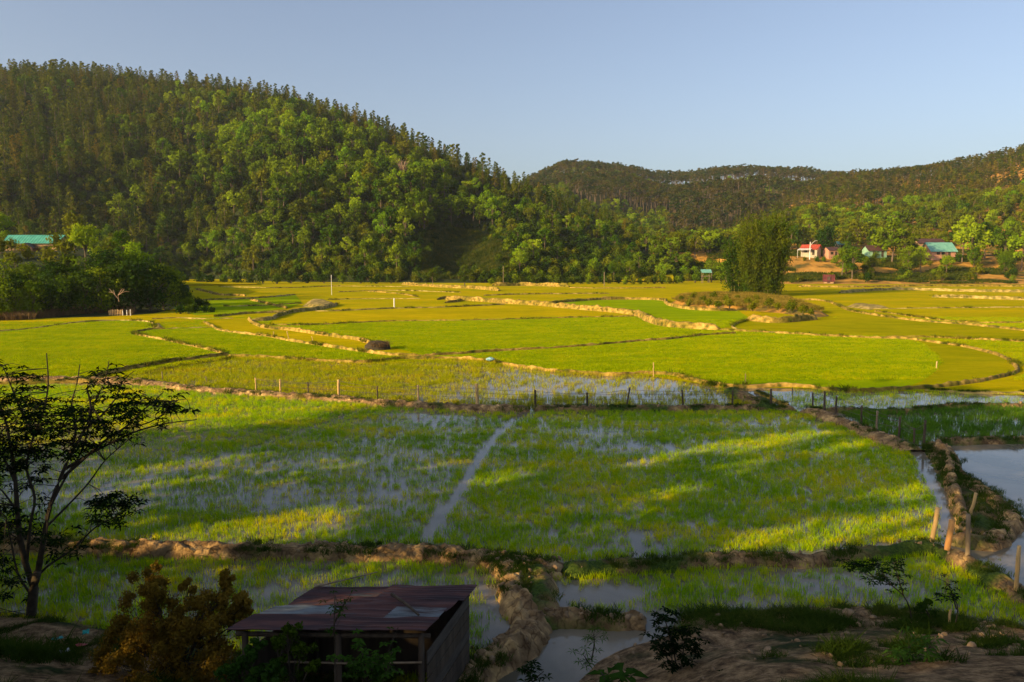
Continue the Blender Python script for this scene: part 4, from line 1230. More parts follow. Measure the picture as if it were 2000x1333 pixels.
# silvery strip and the dark green paddy
st = inpoly(px, py, [(1470,765),(1573,757),(1667,765),(1790,762),(1900,768),(2100,770),(2100,788),(1877,788),(1800,798),(1560,797),(1530,788)])
sel = st & (u < prob(.12 + .5 * sstep(.42, .62, n3 * .6 + n1 * .4), 10 * .18 * .014, SINV)) & (dl > .3)
sg = [tuft(240 + k, 10, .16, .18, .014).mesh('rice_tuft', M['rice_near']) for k in range(3)]
scatter('sparse_rice', np.stack([x[sel], y[sel], 0 * x[sel]], 1), .7 + .5 * rng.random(sel.sum()), sg, label='sparse rice in the silvery flooded strip')
dk = inpoly(px, py, [(1640,806),(1770,803),(1830,797),(1880,794),(2100,793),(2100,857),(1930,857),(1840,860),(1795,872),(1700,840)])
sel = dk & (u < prob(.86 + .1 * patchy, 14 * .26 * .016, SINV)) & (dl > .35)
sk = [tuft(250 + k, 14, .17, .26, .016).mesh('rice_tuft', M['rice_deep']) for k in range(3)]
scatter('dense_rice', np.stack([x[sel], y[sel], 0 * x[sel]], 1), .8 + .5 * rng.random(sel.sum()), sk, label='dense dark green rice right of the fence corner')
# taller rice along the sunlit fields
fx = rng.uniform(-80, 80, 140000); fy = rng.uniform(55, 112, 140000)
qx, qy = PX(fx, fy, 0)
k = (qx > -40) & (qx < 2040)
fx, fy, qx, qy = fx[k], fy[k], qx[k], qy[k]
k = ~(inpoly(qx, qy, [(-100,758),(0,752),(175,744),(285,730),(455,697),(700,708),(900,702),(1000,714),(1087,726),(1250,732),(1400,753),(1430,764),(1470,762),(1573,756),(1667,764),(1790,760),(1900,767),(2100,769),(2100,800),(-100,800)]))
k &= ~((qx < 380) & (qy < 630)) & ~((qx > 1300) & (qx < 1630) & (qy < 626)) & (qy < 770)
for (C, w_, h_, d0_) in BUNDS_ALL:
    if 50 < d0_ < 125:
        k &= dist_poly(fx, fy, C[::3]) > .55 + .5 * w_
YF = [[(486,623),(525,641),(623,652),(722,670),(825,693),(765,691),(665,679),(560,663),(490,652),(430,644),(399,628),(455,621)],
      [(525,634),(545,617),(616,607),(720,604),(860,600),(986,594),(1052,597),(1140,606),(1210,612),(1238,617),(1035,622),(895,625),(650,632)],
      [(1772,663),(1877,675),(1930,687),(1982,711),(1986,724),(1895,745),(1790,757),(1760,760),(1800,745),(1828,725),(1840,708),(1825,690),(1800,672)],
      [(1464,624),(1600,624),(1709,616),(1790,627),(1895,635),(2000,646),(2200,662),(2200,674),(2000,666),(1730,658),(1615,654),(1457,646),(1405,643),(1430,636)]]
for q_ in YF:
    k &= ~inpoly(qx, qy, q_)
k &= rng.random(len(fx)) < .75 * np.interp(fy, [55, 112], [1.0, .55])
M['rice_far_blades'] = ricemat('rice_blades_sunlit', (.26, .35, .002), (.35, .42, .002), (.46, .46, .003))
tf = [tuft(310 + j, 18, .3, .13, .03, .5).mesh('rice_tuft', M['rice_far_blades']) for j in range(4)]
scatter('rice_field', np.stack([fx[k], fy[k], np.full(k.sum(), .06)], 1), .6 + .6 * rng.random(k.sum()), tf, label='even bright green rice standing in the sunlit paddies')
# grass along the sunlit bunds
gb = []
for (C, w_, h_, d0_) in BUNDS_ALL:
    if d0_ < 48: continue
    L_ = len(C) * max(.14, d0_ * .0045); n = int(L_ * 5)
    i = rng.integers(0, len(C) - 1, n)
    p = C[i] + rng.normal(0, .42 * w_, (n, 3)) * [1, 1, 0] + rng.normal(0, .12, (n, 3)) * [1, 1, 0]
    p = p[fbm(p[:, 0] / 3.5, p[:, 1] / 3.5, 117, 3) > .57]; p[:, 2] = h_ * .45
    gb.append(p)
gb = np.concatenate(gb)
M['bund_grass'] = ricemat('bund_grass', (.07, .10, .006), (.15, .17, .010), (.30, .24, .03))
tb_ = [tuft(320 + j, 14, .16, .26, .03, .7).mesh('grass_tuft', M['bund_grass']) for j in range(4)]
scatter('bund_grass', gb, .6 + 1.0 * rng.random(len(gb)), tb_, label='ragged grass growing along the sunlit bunds')
# grass on the dikes and the near bank
gx = []; 
for (C, w_, h_) in BUNDS_NEAR:
    n = int(len(C) * (7 if w_ < 1.04 or w_ > 1.06 else 16))
    i = rng.integers(0, len(C) - 1, n)
    p = C[i] + rng.normal(0, .28 * w_, (n, 3)) * [1, 1, 0]
    k = (fbm(p[:, 0] / 1.1, p[:, 1] / 1.1, 111, 3) > .47)
    p = p[k]; p[:, 2] = h_ * .72
    dd = np.abs(rng.normal(0, 1, len(p)))
    gx.append(p)
gx = np.concatenate(gx)
gr = [tuft(260 + k, 16, .12, .15, .014, .7).mesh('grass_tuft', M['grass']) for k in range(4)]
tongue = [G(p[0], p[1], 0) for p in [(1800,880),(1842,872),(1868,925),(1938,971),(1964,1010),(1950,1040),(1900,1052),(1868,1040),(1862,985),(1830,945),(1815,905)]]
tx = rng.uniform(10, 40, 20000); ty = rng.uniform(20, 40, 20000)
k = inpoly(tx, ty, [(p[0], p[1]) for p in tongue]) & (fbm(tx, ty, 112, 3) > .42)
gx = np.concatenate([gx, np.stack([tx[k], ty[k], np.full(k.sum(), .24)], 1)])
scatter('grass', gx, .45 + .7 * rng.random(len(gx)), gr, label='short grass growing on the mud dikes')
nx = rng.uniform(-16, 17, 60000); ny = rng.uniform(9, 21.5, 60000)
hn = h_near(nx, ny); qx, qy = PX(nx, ny, hn)
k = (hn > .04) & (qx > -60) & (qx < 2060) & (qy < 1370)
nz = fbm(nx / 1.4, ny / 1.1, 113, 4)
right = qx > 1000
thr = np.where(right, np.where(qy < 1232 + 8 * np.sin(qx / 40), .40, .68), .47)
k &= nz > thr
hg = [tuft(270 + j, 18, .13, .17, .013, .8).mesh('weed_tuft', M['grass']) for j in range(4)]
scatter('weeds', np.stack([nx[k], ny[k], hn[k] - .02], 1), (.35 + 2.2 * np.maximum(fbm(nx[k] / .7, ny[k] / .7, 114, 3) - .3, 0)) * (.6 + .8 * rng.random(k.sum())), hg, label='dark weeds and grass on the foreground bank')
# dry grass over the shrubby mound and the clearing on the hill
MP = [G(p[0], p[1], 0) for p in [(1315,591),(1335,582),(1400,578),(1480,581),(1540,588),(1590,606),(1612,617),(1520,611),(1440,605),(1350,601)]]
mx = rng.uniform(min(p[0] for p in MP), max(p[0] for p in MP), 9000); my = rng.uniform(min(p[1] for p in MP), max(p[1] for p in MP), 9000)
k = inpoly(mx, my, [(p[0], p[1]) for p in MP]) & (fbm(mx / 2.5, my / 2.5, 130, 3) > .42)
M['dry_grass'] = ricemat('dry_grass', (.16, .15, .015), (.30, .22, .03), (.42, .30, .06))
dg = [tuft(290 + j, 16, .4, .42, .06, .6).mesh('dry_grass_tuft', M['dry_grass']) for j in range(3)]
scatter('dry_grass', np.stack([mx[k], my[k], np.full(k.sum(), .62)], 1), .7 + .8 * rng.random(k.sum()), dg, label='dry yellow-brown grass on the low mound')
kp = rng.uniform(815, 1020, 26000); kd = rng.uniform(262, 345, 26000); kx = (kp - 1000) / 1500 * kd; kz = h_left(kx, kd); qx, qy = PX(kx, kd, kz)
k = inpoly(qx, qy, CLEAR) & (kz > .3)
M['slope_grass'] = ricemat('slope_grass', (.04, .07, .006), (.08, .11, .010), (.16, .15, .02))
cg = [tuft(295 + j, 18, .9, .75, .16, .6).mesh('slope_grass_tuft', M['slope_grass']) for j in range(3)]
scatter('slope_grass', np.stack([kx[k], kd[k], kz[k]], 1), .6 + .9 * rng.random(k.sum()), cg, label='rough grass of the clearing on the hill')
vp = rng.uniform(1380, 2060, 30000); vd = rng.uniform(246, 345, 30000); vx = (vp - 1000) / 1500 * vd; vz = h_right(vx, vd)
k = (vz > .1) & (fbm(vx / 14, vd / 9, 131, 3) > .54)
scatter('slope_grass', np.stack([vx[k], vd[k], vz[k]], 1), .5 + .8 * rng.random(k.sum()), cg, label='rough olive grass patches on the village slope')
# dry reeds under the left clump
q = rng.random(900); pxr = -30 + 290 * q
pr = np.array([G(a_, 624 - 12 * sstep(0, 200, a_) + rng.normal(0, 1.4), 0) for a_ in pxr])
rd = [tuft(280 + j, 22, .5, 1.0, .07, .35).mesh('reed_tuft', M['straw']) for j in range(3)]
scatter('dry_reeds', pr, .6 + .6 * rng.random(len(pr)), rd, label='brown dry reeds along the foot of the left clump')

# ------------------------------------------------------------------ fences, posts and poles
def post_mesh(h, r, lean=(0, 0), seed=0, n=7):
    rs = np.random.default_rng(seed); b = MB()
    k = 6
    P = [np.array([lean[0] * (q / (k - 1)), lean[1] * (q / (k - 1)), -.3 + (h + .3) * q / (k - 1)]) + np.append(rs.normal(0, .006, 2), 0) * (q > 0) for q in range(k)]
    b.tube(P, [r * (1.08 - .12 * q / (k - 1) + rs.normal(0, .04)) for q in range(k)], n, jit=.18)
    return b
def wire_fence(specs, label, name='wire_fence', wires=(.45, .75, 1.0)):
    r = thing(name, label, 'fence', tuple(G(specs[0][0], specs[0][2], 0)))
    o0 = np.array(r.location)
    tops = []
    for k, s in enumerate(specs):
        (pxb, pyt, pyb, rad, mat) = s[:5]; dx = s[5] if len(s) > 5 else 0
        P = G(pxb, pyb, .12)
        h = (pyb - pyt) / 1500 * P[1] * 1.02
        b = post_mesh(h, rad, (dx / 1500 * P[1], 0), k)
        o = b.build('post', M[mat], r, smooth=True); o.location = P - o0
        tops.append((P, h, dx / 1500 * P[1]))
    for q, wz in enumerate(wires):
        b = MB(); pts = []
        for k, (P, h, lx) in enumerate(tops):
            zz = min(wz, h * .93)
            p = P - o0 + np.array([lx * zz / h, -.05, zz]); 
            if k: 
                m_ = (pts[-1] + p) / 2; m_[2] -= .04; pts.append(m_)
            pts.append(p)
        b.tube(pts, .009, 4); b.build('wire', M['wire'], r)
    return r
wire_fence([(500,738,763,.05,'wood_warm'),(548,741,768,.06,'wood_warm'),(602,746,772,.04,'wood_dark'),(662,742,775,.085,'wood_warm'),(738,754,782,.045,'wood_dark',-1),(817,752,785,.06,'wood'),(933,750,791,.10,'wood_warm',-2),
            (1046,762,796,.065,'wood_dark',-1),(1148,767,794,.06,'wood_dark',-2),(1222,757,794,.05,'wood_dark',8),(1335,762,794,.055,'wood_dark',-4),(1430,762,793,.05,'wood_dark'),(1505,760,794,.06,'wood_dark')],
           'long wire fence on rough wooden posts across the middle of the paddies')
wire_fence([(1588,767,797,.05,'wood_dark',-2),(1610,764,806,.06,'wood_dark',-1),(1632,774,810,.05,'wood_dark'),(1682,792,828,.055,'wood_dark',0),(1712,802,842,.055,'wood'),(1756,814,852,.055,'wood_dark'),(1786,836,866,.045,'wood_dark',-2),(1804,820,866,.06,'wood_dark',1)],
           'wire fence on thin dark posts along the right-hand dike')
def lone(name, pxb, pyb, pxt, pyt, r_, mat, label, cat='post', z=0.0, group=None):
    P = G(pxb, pyb, z); h = (pyb - pyt) / 1500 * P[1] * 1.01
    b = post_mesh(h, r_, ((pxt - pxb) / 1500 * P[1], 0), int(pxb))
    o = b.build(name, M[mat], smooth=True); o.location = P
    return tag(o, label, cat, group)
M['wood_sun_tint'] = surf('sun_tinted_wood', [(.3, (.60, .28, .09)), (.7, (.75, .38, .12))], 7, rough=.85, stretch=(1, 1, .15))  # sunlight on the post is painted in as an orange base colour
lone('wooden_post', 1819, 1052, 1829, 988, .07, 'wood_warm', 'leaning tan post at the lower right corner of the big paddy', z=.2)
lone('wooden_post', 1848, 1076, 1856, 1012, .08, 'wood_sun_tint', 'thick post coloured sunlit orange on the lower right dike', z=.25)
lone('wooden_post', 1891, 1088, 1886, 1000, .065, 'wood', 'tall grey-brown post right of the orange post', z=.25)
lone('wooden_post', 1893, 1004, 1904, 961, .055, 'wood_warm', 'leaning tan post on the grassy tongue beside the pond', z=.25)
lone('wooden_post', 1985, 1152, 1984, 1060, .055, 'wood_warm', 'straight tan post nearest the right margin', z=.25)
lone('stake', 1276, 741, 1276, 708, .035, 'wood_warm', 'thin pale stake in front of the oval paddy, left of the other stake', 'stake')
lone('stake', 1457, 756, 1455, 730, .035, 'wood_warm', 'thin pale stake at the start of the diagonal ditch', 'stake')
lone('stake', 1829, 722, 1829, 706, .05, 'wood_warm', 'short yellow stake inside the oval paddy on the right', 'stake')
lone('stake', 1548, 773, 1547, 757, .03, 'wood_dark', 'short dark stake in the silvery strip', 'stake')
lone('stake', 770, 601, 770, 583, .11, 'white', 'white square-topped marker post far in the fields', 'stake')
lone('stake', 648, 577, 648, 538, .05, 'white', 'tall thin white pole far in the left fields', 'stake')
lone('stake', 565, 663, 561, 647, .04, 'wood_warm', 'leaning stake on the strip paddy, middle of three', 'stake')
lone('stake', 533, 660, 535, 648, .035, 'wood_warm', 'short stake on the strip paddy, leftmost of three', 'stake')
lone('stake', 613, 668, 609, 657, .035, 'wood_warm', 'short stake on the strip paddy, rightmost of three', 'stake')
lone('stake', 318, 746, 317, 726, .03, 'wood', 'thin grey stake left of the long fence', 'stake')
lone('stake', 404, 750, 403, 735, .03, 'wood', 'faint short stake between bund and fence', 'stake')
lone('utility_pole', 983, 556, 983, 520, .085, 'wood', 'grey pole at the hill foot below the clearing', 'pole')
lone('utility_pole', 1180, 560, 1180, 532, .10, 'wood', 'thin pole at the hill foot near the garden plot', 'pole')
M['rubble'] = M['mud_far']

# ------------------------------------------------------------------ houses
def roofmat(name, c1, c2, rough=.5):
    return surf(name, [(.35, c1), (.65, c2)], .9, 5, rough=rough, spec=.4)
M['teal'] = roofmat('teal_metal_roof', (.045, .25, .19), (.08, .34, .26))
M['teal_pale'] = roofmat('pale_teal_metal', (.12, .33, .27), (.19, .42, .35))
M['red_roof'] = roofmat('red_metal_roof', (.30, .045, .02), (.42, .07, .03))
M['maroon_roof'] = roofmat('maroon_metal_roof', (.075, .018, .015), (.13, .028, .022))
M['brown_roof'] = roofmat('brown_tile_roof', (.05, .025, .02), (.10, .045, .035))
M['grey_roof'] = roofmat('grey_metal_roof', (.45, .42, .38), (.58, .54, .48))
M['wall_tan'] = surf('tan_wall', [(.3, (.32, .20, .11)), (.7, (.42, .27, .15))], 1)
M['wall_pink'] = surf('pink_brick_wall', [(.3, (.40, .20, .13)), (.7, (.50, .27, .18))], 1)
M['wall_pale'] = surf('pale_wall', [(.3, (.36, .31, .23)), (.7, (.46, .40, .30))], 1)
M['wall_mint'] = surf('mint_painted_wall', [(.3, (.20, .36, .25)), (.7, (.28, .46, .33))], 1)
M['opening_shade'] = surf('painted_dark_interior', [(.3, (.012, .010, .009)), (.7, (.02, .017, .014))], 1)  # near-black colour painted on window panels for the unlit room behind
def house(name, label, px_, d, z, rz, w_, dp, h, rise, roof, wall, over=.5, doors=(0,), windows=(), cat='house', front_drop=None):
    """gabled house, ridge along local x, front faces -y"""
    r = thing(name, label, cat, (at(px_, d), d, z), rz)
    b = MB()
    b.box(-w_/2, w_/2, -dp/2, dp/2, -1.5, h)
    b.add([(-w_/2,-dp/2,h),(-w_/2,dp/2,h),(-w_/2,0,h+rise*.93)], [(0,2,1)]); b.add([(w_/2,-dp/2,h),(w_/2,dp/2,h),(w_/2,0,h+rise*.93)], [(0,1,2)])
    b.build('wall', M[wall], r)
    rb = MB(); W2 = w_/2 + over; D2 = dp/2 + over; e = rise * over / (dp/2); th = .09
    n = max(6, int(w_ / .55))
    for sy in (-1, 1):
        xs = np.linspace(-W2, W2, n * 4 + 1)
        zc = .035 * np.cos(np.arange(n * 4 + 1) * math.pi / 2)
        top = np.stack([xs, 0 * xs, h + rise + .05 + zc], 1); bot = np.stack([xs, 0 * xs + sy * D2, h - e + .05 + zc], 1)
        Vv = np.concatenate([top, bot, bot - [0, 0, th], top - [0, 0, th]]); m_ = len(xs)
        f = []
        for i in range(m_ - 1):
            for a_, b_ in ((0, 1), (1, 2), (2, 3)):
                f.append((a_*m_+i, a_*m_+i+1, b_*m_+i+1, b_*m_+i) if sy < 0 else (a_*m_+i, b_*m_+i, b_*m_+i+1, a_*m_+i+1))
        f += [(0, m_, 2*m_, 3*m_), (m_-1, 4*m_-1, 3*m_-1, 2*m_-1)]
        rb.add(Vv, f)
    rb.build('roof', M[roof], r)
    for dx in doors:
        b = MB(); b.box(dx-.45, dx+.45, -dp/2-.05, -dp/2+.02, -.02, 2.0); b.build('door', M['wood_dark'], r)
    for dx in windows:
        b = MB(); b.box(dx-.55, dx+.55, -dp/2-.03, -dp/2+.03, .95, 1.9); wo = b.build('window', M['opening_shade'], r)
        b = MB()
        for (x0, x1, z0, z1) in ((-.62,.62,1.9,1.97),(-.62,.62,.88,.95),(-.62,-.55,.95,1.9),(.55,.62,.95,1.9),(-.03,.03,.95,1.9)):
            b.box(dx+x0, dx+x1, -dp/2-.07, -dp/2-.032, z0, z1)
        b.build('frame', M['wood'], wo)
    return r
hA = house('farmhouse', 'long farmhouse with teal metal roof on the left knoll', 80, 172, 9.3, R(2), 11.4, 4.6, 2.7, 1.55, 'teal', 'wall_tan', .45, (-3.4,), (3.6,))
b = MB(); b.box(-1.35, 1.35, -4.4, -2.6, -1.2, 1.5); b.add([(-1.35,-4.4,1.5),(1.35,-4.4,1.5),(0,-4.4,2.35)], [(0,1,2)]); b.build('porch', M['wall_pink'], hA)
b = MB()
for sx in (-1, 1):
    b.add([(0,-4.8,2.5),(sx*1.9,-4.8,1.3),(sx*1.9,-2.4,1.3),(0,-2.4,2.5),(0,-4.8,2.42),(sx*1.9,-4.8,1.22),(sx*1.9,-2.4,1.22),(0,-2.4,2.42)], [(0,1,2,3),(4,7,6,5),(0,4,5,1),(1,5,6,2)])
b.build('porch_roof', M['brown_roof'], hA)
def hzz(px_, d): return float(h_right(np.array(at(px_, d)), np.array(float(d))))
h1 = house('hut', 'small hut with red roof and pale front beside the tall light pole', 1580, 292, hzz(1580, 292) + .6, R(-38), 6.0, 4.6, 2.4, 1.5, 'red_roof', 'wall_pale', .5, (1.6,), (-1.2,), 'hut')
b = MB(); b.add([(-3.6,-2.6,2.5),(1.2,-2.6,2.5),(1.2,-5.0,1.9),(-3.6,-5.0,1.9),(-3.6,-2.6,2.42),(1.2,-2.6,2.42),(1.2,-5.0,1.82),(-3.6,-5.0,1.82)], [(0,3,2,1),(4,5,6,7),(3,7,6,2),(0,4,7,3),(1,2,6,5)]); b.build('awning', M['grey_roof'], h1)
for dx in (-3.4, 1.0):
    b = MB(); b.tube([(dx,-4.85,-1),(dx,-4.85,1.9)], .07, 5); b.build('porch_post', M['white'], h1)
house('shack', 'tan brick shack between the red-roofed hut and the olive trees', 1619, 290, hzz(1619, 290) + .3, R(10), 4.2, 4, 2.6, 1.1, 'brown_roof', 'wall_pink', .3, (0.8,), (-.9,), 'hut')
house('house', 'small pale green building partly hidden by trees right of the brick shack', 1640, 305, hzz(1640, 305) + 1.0, R(0), 4.5, 4, 2.2, 1.0, 'teal_pale', 'wall_pale', .4, (1.2,), (-.8,))
house('house', 'mint-walled house under a dark brown roof in the village', 1703, 291, hzz(1703, 291) + .5, R(4), 7.0, 5, 2.5, 1.7, 'brown_roof', 'wall_mint', .5, (1.8,), (-1.4,))
h2 = house('house', 'largest village house with broad pale teal roof over a pink wall', 1826, 292, hzz(1826, 292) + .3, R(0), 9.0, 8, 2.5, 3.0, 'teal_pale', 'wall_pink', .6, (2.2,), (-2.0, -.2))
house('house', 'dark brown-roofed house just behind the broad teal roof', 1806, 305, hzz(1806, 305) + 1.6, R(0), 10.0, 5, 2.8, 1.5, 'brown_roof', 'wall_tan', .5, (), ())
house('shed', 'tiny maroon-roofed shed at the foot of the village slope', 1617, 250, hzz(1617, 250) + .1, R(-22), 3.0, 2.6, .9, 1.7, 'maroon_roof', 'wall_tan', .35, (0,), (), 'shed')
h3 = thing('field_hut', 'little pale-roofed hut on stilts in the trees left of the bamboo', 'hut', (at(1377, 256), 256, 0))
for sx in (-1, 1):
    for sy in (-1, 1):
        b = MB(); b.tube([(sx*1.1, sy*.9, -.5), (sx*1.1, sy*.9, 3.6)], .07, 5); b.build('leg', M['wood'], h3)
b = MB(); b.box(-1.3, 1.3, -1.1, 1.1, 2.2, 2.35); b.build('platform', M['wood'], h3)
b = MB()
for sy in (-1, 1):
    b.add([(-1.7,0,4.5),(1.7,0,4.5),(1.7,sy*1.6,3.5),(-1.7,sy*1.6,3.5),(-1.7,0,4.43),(1.7,0,4.43),(1.7,sy*1.6,3.43),(-1.7,sy*1.6,3.43)], [(0,1,2,3),(4,7,6,5),(3,2,6,7),(0,3,7,4),(1,5,6,2)])
b.build('roof', M['teal_pale'], h3)
# small pen by the left clump
pn = thing('animal_pen', 'small slatted wooden pen at the edge of the dark clump', 'pen', tuple(G(226, 617, 0)))
b = MB()
for k in range(9):
    b.box(-1.0 + k*.25, -.9 + k*.25, -.04, .0, -.1, .85 + .06 * (k % 3))
b.build('slats', M['wood_warm'], pn)
for zz in (.25, .7):
    b = MB(); b.box(-1.05, 1.2, 0.003, .05, zz, zz + .07); b.build('rail', M['wood'], pn)
for k, px_ in enumerate((240, 248, 255)):
    P = G(px_, 617, 0); b = post_mesh(.75 + .1 * k, .06, (0, 0), k); o = b.build('wooden_post', M['white'], smooth=True); o.location = P
    tag(o, ['pale post nearest the slatted pen', 'middle pale post right of the slatted pen', 'tallest pale post right of the slatted pen'][k], 'post')
# light pole and thin pole at the village
lp = thing('street_lamp', 'tall white light pole with a slanting arm beside the red-roofed hut', 'lamp', (at(1578, 286), 286, hzz(1578, 286)))
b = MB(); b.tube([(0,0,-.5),(0,0,6.6)], [.2,.13], 7); b.build('pole', M['white'], lp)
b = MB(); b.tube([(0,0,5.0),(.9,0,6.3),(1.8,0,7.0)], [.09,.08,.07], 5); b.build('arm', M['white'], lp)
b = MB(); b.box(1.6, 2.5, -.15, .15, 6.95, 7.1); b.build('lamp_head', M['grey_roof'], lp)
up = lone('utility_pole', 1538, 508, 1538, 465, .10, 'white', 'thin pale pole at the right edge of the bamboo clump', 'pole', z=3.0)
lone('utility_pole', 1877, 540, 1877, 498, .16, 'wood', 'thick brown pole below the right-hand village trees', 'pole', z=1.5)

# yellow garden plot at the hill foot
P = [np.array([at(a_, d_), d_, z_]) for a_, d_, z_ in ((1195,262,.5),(1318,262,.5),(1312,276,2.6),(1205,276,2.6))]
b = MB(); b.add(P, [(0,1,2,3)]); tag(b.build('garden_plot', M['rice_yellow']), 'bright yellow garden plot at the foot of the hill', kind='structure')
P = [np.array([at(a_, d_), d_, z_]) for a_, d_, z_ in ((355,232,.35),(505,236,.35),(490,262,1.2),(350,255,1.2))]
b = MB(); b.add(P, [(0,1,2,3)]); tag(b.build('garden_plot', M['rice_yellow']), 'dry yellow plot beyond the knoll at the left hill foot', kind='structure')

# ------------------------------------------------------------------ straw heap, stones, bag
P = G(737, 683, 0)
hp = thing('straw_heap', 'dark brown heap of old straw at the end of the pale bund', 'heap', (P[0], P[1], 0))
b = MB(); th = np.linspace(0, 6.283, 25); u = np.linspace(0, 1, 9); TH, U = np.meshgrid(th, u)
rr = (1 - U ** 1.6) ** .5 * (1 + .25 * (fbm(TH * 1.3 + 5, U * 3, 5) - .5)); rr[:, -1] = rr[:, 0]
b.grid(1.3 * rr * np.cos(TH) * (1 + .1 * U), .9 * rr * np.sin(TH), .95 * U ** .8 - .05)
b.build('mound', M['dark_bark'], hp, smooth=True)
b = tuft(301, 420, .95, .55, .03, .8)
o = b.build('stalks', M['strawdark'] if 'strawdark' in M else M['straw'], hp); o.location = (.3, -.1, .35)
P = G(957, 706, .35)
b = MB(); th = np.linspace(0, 6.283, 17); u = np.linspace(0, 1, 7); TH, U = np.meshgrid(th, u)
rr = np.sin(U * 2.9 + .1) * (1 + .5 * (fbm(TH * 2, U * 4, 9) - .5)); rr[:, -1] = rr[:, 0]
M['blue_plastic'] = surf('blue_plastic', [(.4, (.10, .32, .42)), (.6, (.45, .62, .62))], 6, rough=.4)
b.grid(.38 * rr * np.cos(TH), .25 * rr * np.sin(TH), .35 * U)
o = b.build('plastic_bag', M['blue_plastic'], smooth=True); o.location = P; tag(o, 'crumpled blue and white plastic bag on the middle bund', 'bag')

M['stone'] = surf('pale_clod', [(.3, (.14, .095, .05)), (.7, (.34, .23, .13))], 4, bump=.6, bscale=9, bdist=.04)
def clod(seed, s):
    rs = np.random.default_rng(seed); b = MB()
    th = np.linspace(0, 6.283, 11); u = np.linspace(-1, 1, 7); TH, U = np.meshgrid(th, u)
    rr = np.sqrt(np.maximum(0, 1 - U ** 2)) * (1 + .5 * (fbm(TH * 1.1 + seed * 3, U * 1.4 + seed, seed) - .5)); rr[:, -1] = rr[:, 0]
    b.grid(s * rr * np.cos(TH), s * .8 * rr * np.sin(TH), s * .55 * U)
    return b
CL = [clod(k, 1.0).mesh('clod', M['stone'], True) for k in range(1, 6)]
cp = []
for (C, w_, h_) in BUNDS_NEAR:
    if np.mean(C[:, 1]) > 45: continue
    n = int(len(C) * .5); i = rng.integers(0, len(C) - 1, n)
    p = C[i] + rng.normal(0, .25 * w_, (n, 3)) * [1, 1, 0]; p = p[fbm(p[:, 0] / 2, p[:, 1] / 2, 120, 2) < .5]; p[:, 2] = h_ * .8; cp.append(p)
n = 420; ex = rng.uniform(-4, 15, n); ey = rng.uniform(13, 19.5, n); eh = h_near(ex, ey); k = eh > .1
cp.append(np.stack([ex[k], ey[k], eh[k]], 1))
cp = np.concatenate(cp)
scatter('clods', cp, .03 + .08 * rng.random(len(cp)) ** 2, CL, rot=rng.random((len(cp), 3)) * 3, label='dry clods and pebbles scattered on dikes and bank')

# ------------------------------------------------------------------ tin shed in the foreground
M['wood_grey'] = surf('grey_board', [(.3, (.05, .042, .034)), (.7, (.10, .085, .068))], 5, stretch=(.3, .3, 2))
M['tin_rust'] = surf('rusty_corrugated_iron', [(.28, (.022, .013, .014)), (.47, (.05, .022, .022)), (.60, (.10, .038, .030)), (.70, (.05, .05, .055)), (.8, (.13, .14, .15))], 1.6, 6, rough=.6, stretch=(.5, 2.2, 1), spec=.35, bump=.2, bscale=12, bdist=.01)
M['tin_grey'] = surf('galvanised_iron', [(.3, (.05, .06, .065)), (.50, (.17, .20, .21)), (.62, (.10, .09, .09)), (.7, (.05, .025, .022))], 1.8, 6, rough=.45, stretch=(.5, 2.2, 1), spec=.5, metal=.3)
RBL = G(617, 1153, 1.95); RBR = G(922, 1151, 1.95); RFL = G(458, 1238, 2.25); RFR = G(834, 1243, 2.25)
zg = 0.15
sh = thing('tin_shed', 'rusty corrugated-iron shed with plank side in the dark foreground', 'shed', (float(RFR[0]), float(RFR[1]), zg))
o0 = np.array(sh.location)
def roofpt(a_, b_, dz=0):
    """a_ 0..1 left to right, b_ 0..1 back to front"""
    return (RBL * (1-a_) + RBR * a_) * (1-b_) + (RFL * (1-a_) + RFR * a_) * b_ + np.array([0, 0, dz]) - o0
def sheet(a0, a1, b0, b1, lift, mat, seed):
    nb = 34; na = 14
    A, Bq = np.meshgrid(np.linspace(a0, a1, na), np.linspace(b0, b1, nb))
    Pt = roofpt(A[..., None], Bq[..., None])
    # one wave every 8 cm across the sheet
    wl = np.cos(np.linspace(0, (b1 - b0) * 2.9 / .08 * 2 * math.pi, nb * 1))[:, None]
    sag = .10 * (fbm(A * 4 + seed, Bq * 3, seed) - .5)
    Z = Pt[..., 2] + lift + .012 * wl + sag
    b = MB(); b.grid(Pt[..., 0], Pt[..., 1], Z); n0 = b.n
    o = b.build('roof_sheet', M[mat], sh)
    md = o.modifiers.new('thickness', 'SOLIDIFY'); md.thickness = .006
    return o
sheet(-.01, .52, -.02, .30, .030, 'tin_rust', 1); sheet(.48, 1.03, -.02, .34, .045, 'tin_rust', 2)
sheet(.02, .55, .27, .55, .055, 'tin_rust', 3); sheet(.50, 1.0, .31, .60, .065, 'tin_rust', 4)
sheet(-.02, .38, .50, .78, .075, 'tin_grey', 5); sheet(.34, .80, .52, .80, .085, 'tin_rust', 6); sheet(.70, .985, .55, .79, .10, 'tin_grey', 7)
sheet(-.03, .50, .73, 1.03, .105, 'tin_rust', 8); sheet(.45, 1.0, .76, 1.03, .12, 'tin_rust', 9)
def spost(a_, b_, r_=.06, mat='wood_dark', nm='post'):
    p = roofpt(a_, b_); b = MB(); b.tube([(p[0], p[1], -.4), (p[0], p[1], p[2] - .02)], r_, 7, jit=.15); b.build(nm, M[mat], sh, smooth=True)
for a_, b_ in ((.02,.05),(.5,.05),(.965,.05),(.03,.95),(.52,.95),(.955,.95)):
    spost(a_, b_, .06, 'wood_dark')
for b_ in (.06, .94):
    p = [roofpt(a_, b_) + [0, 0, -.06] for a_ in (-.02, .35, .7, 1.0)]
    b = MB(); b.tube(p, .045, 6); b.build('roof_beam', M['wood_dark'], sh)
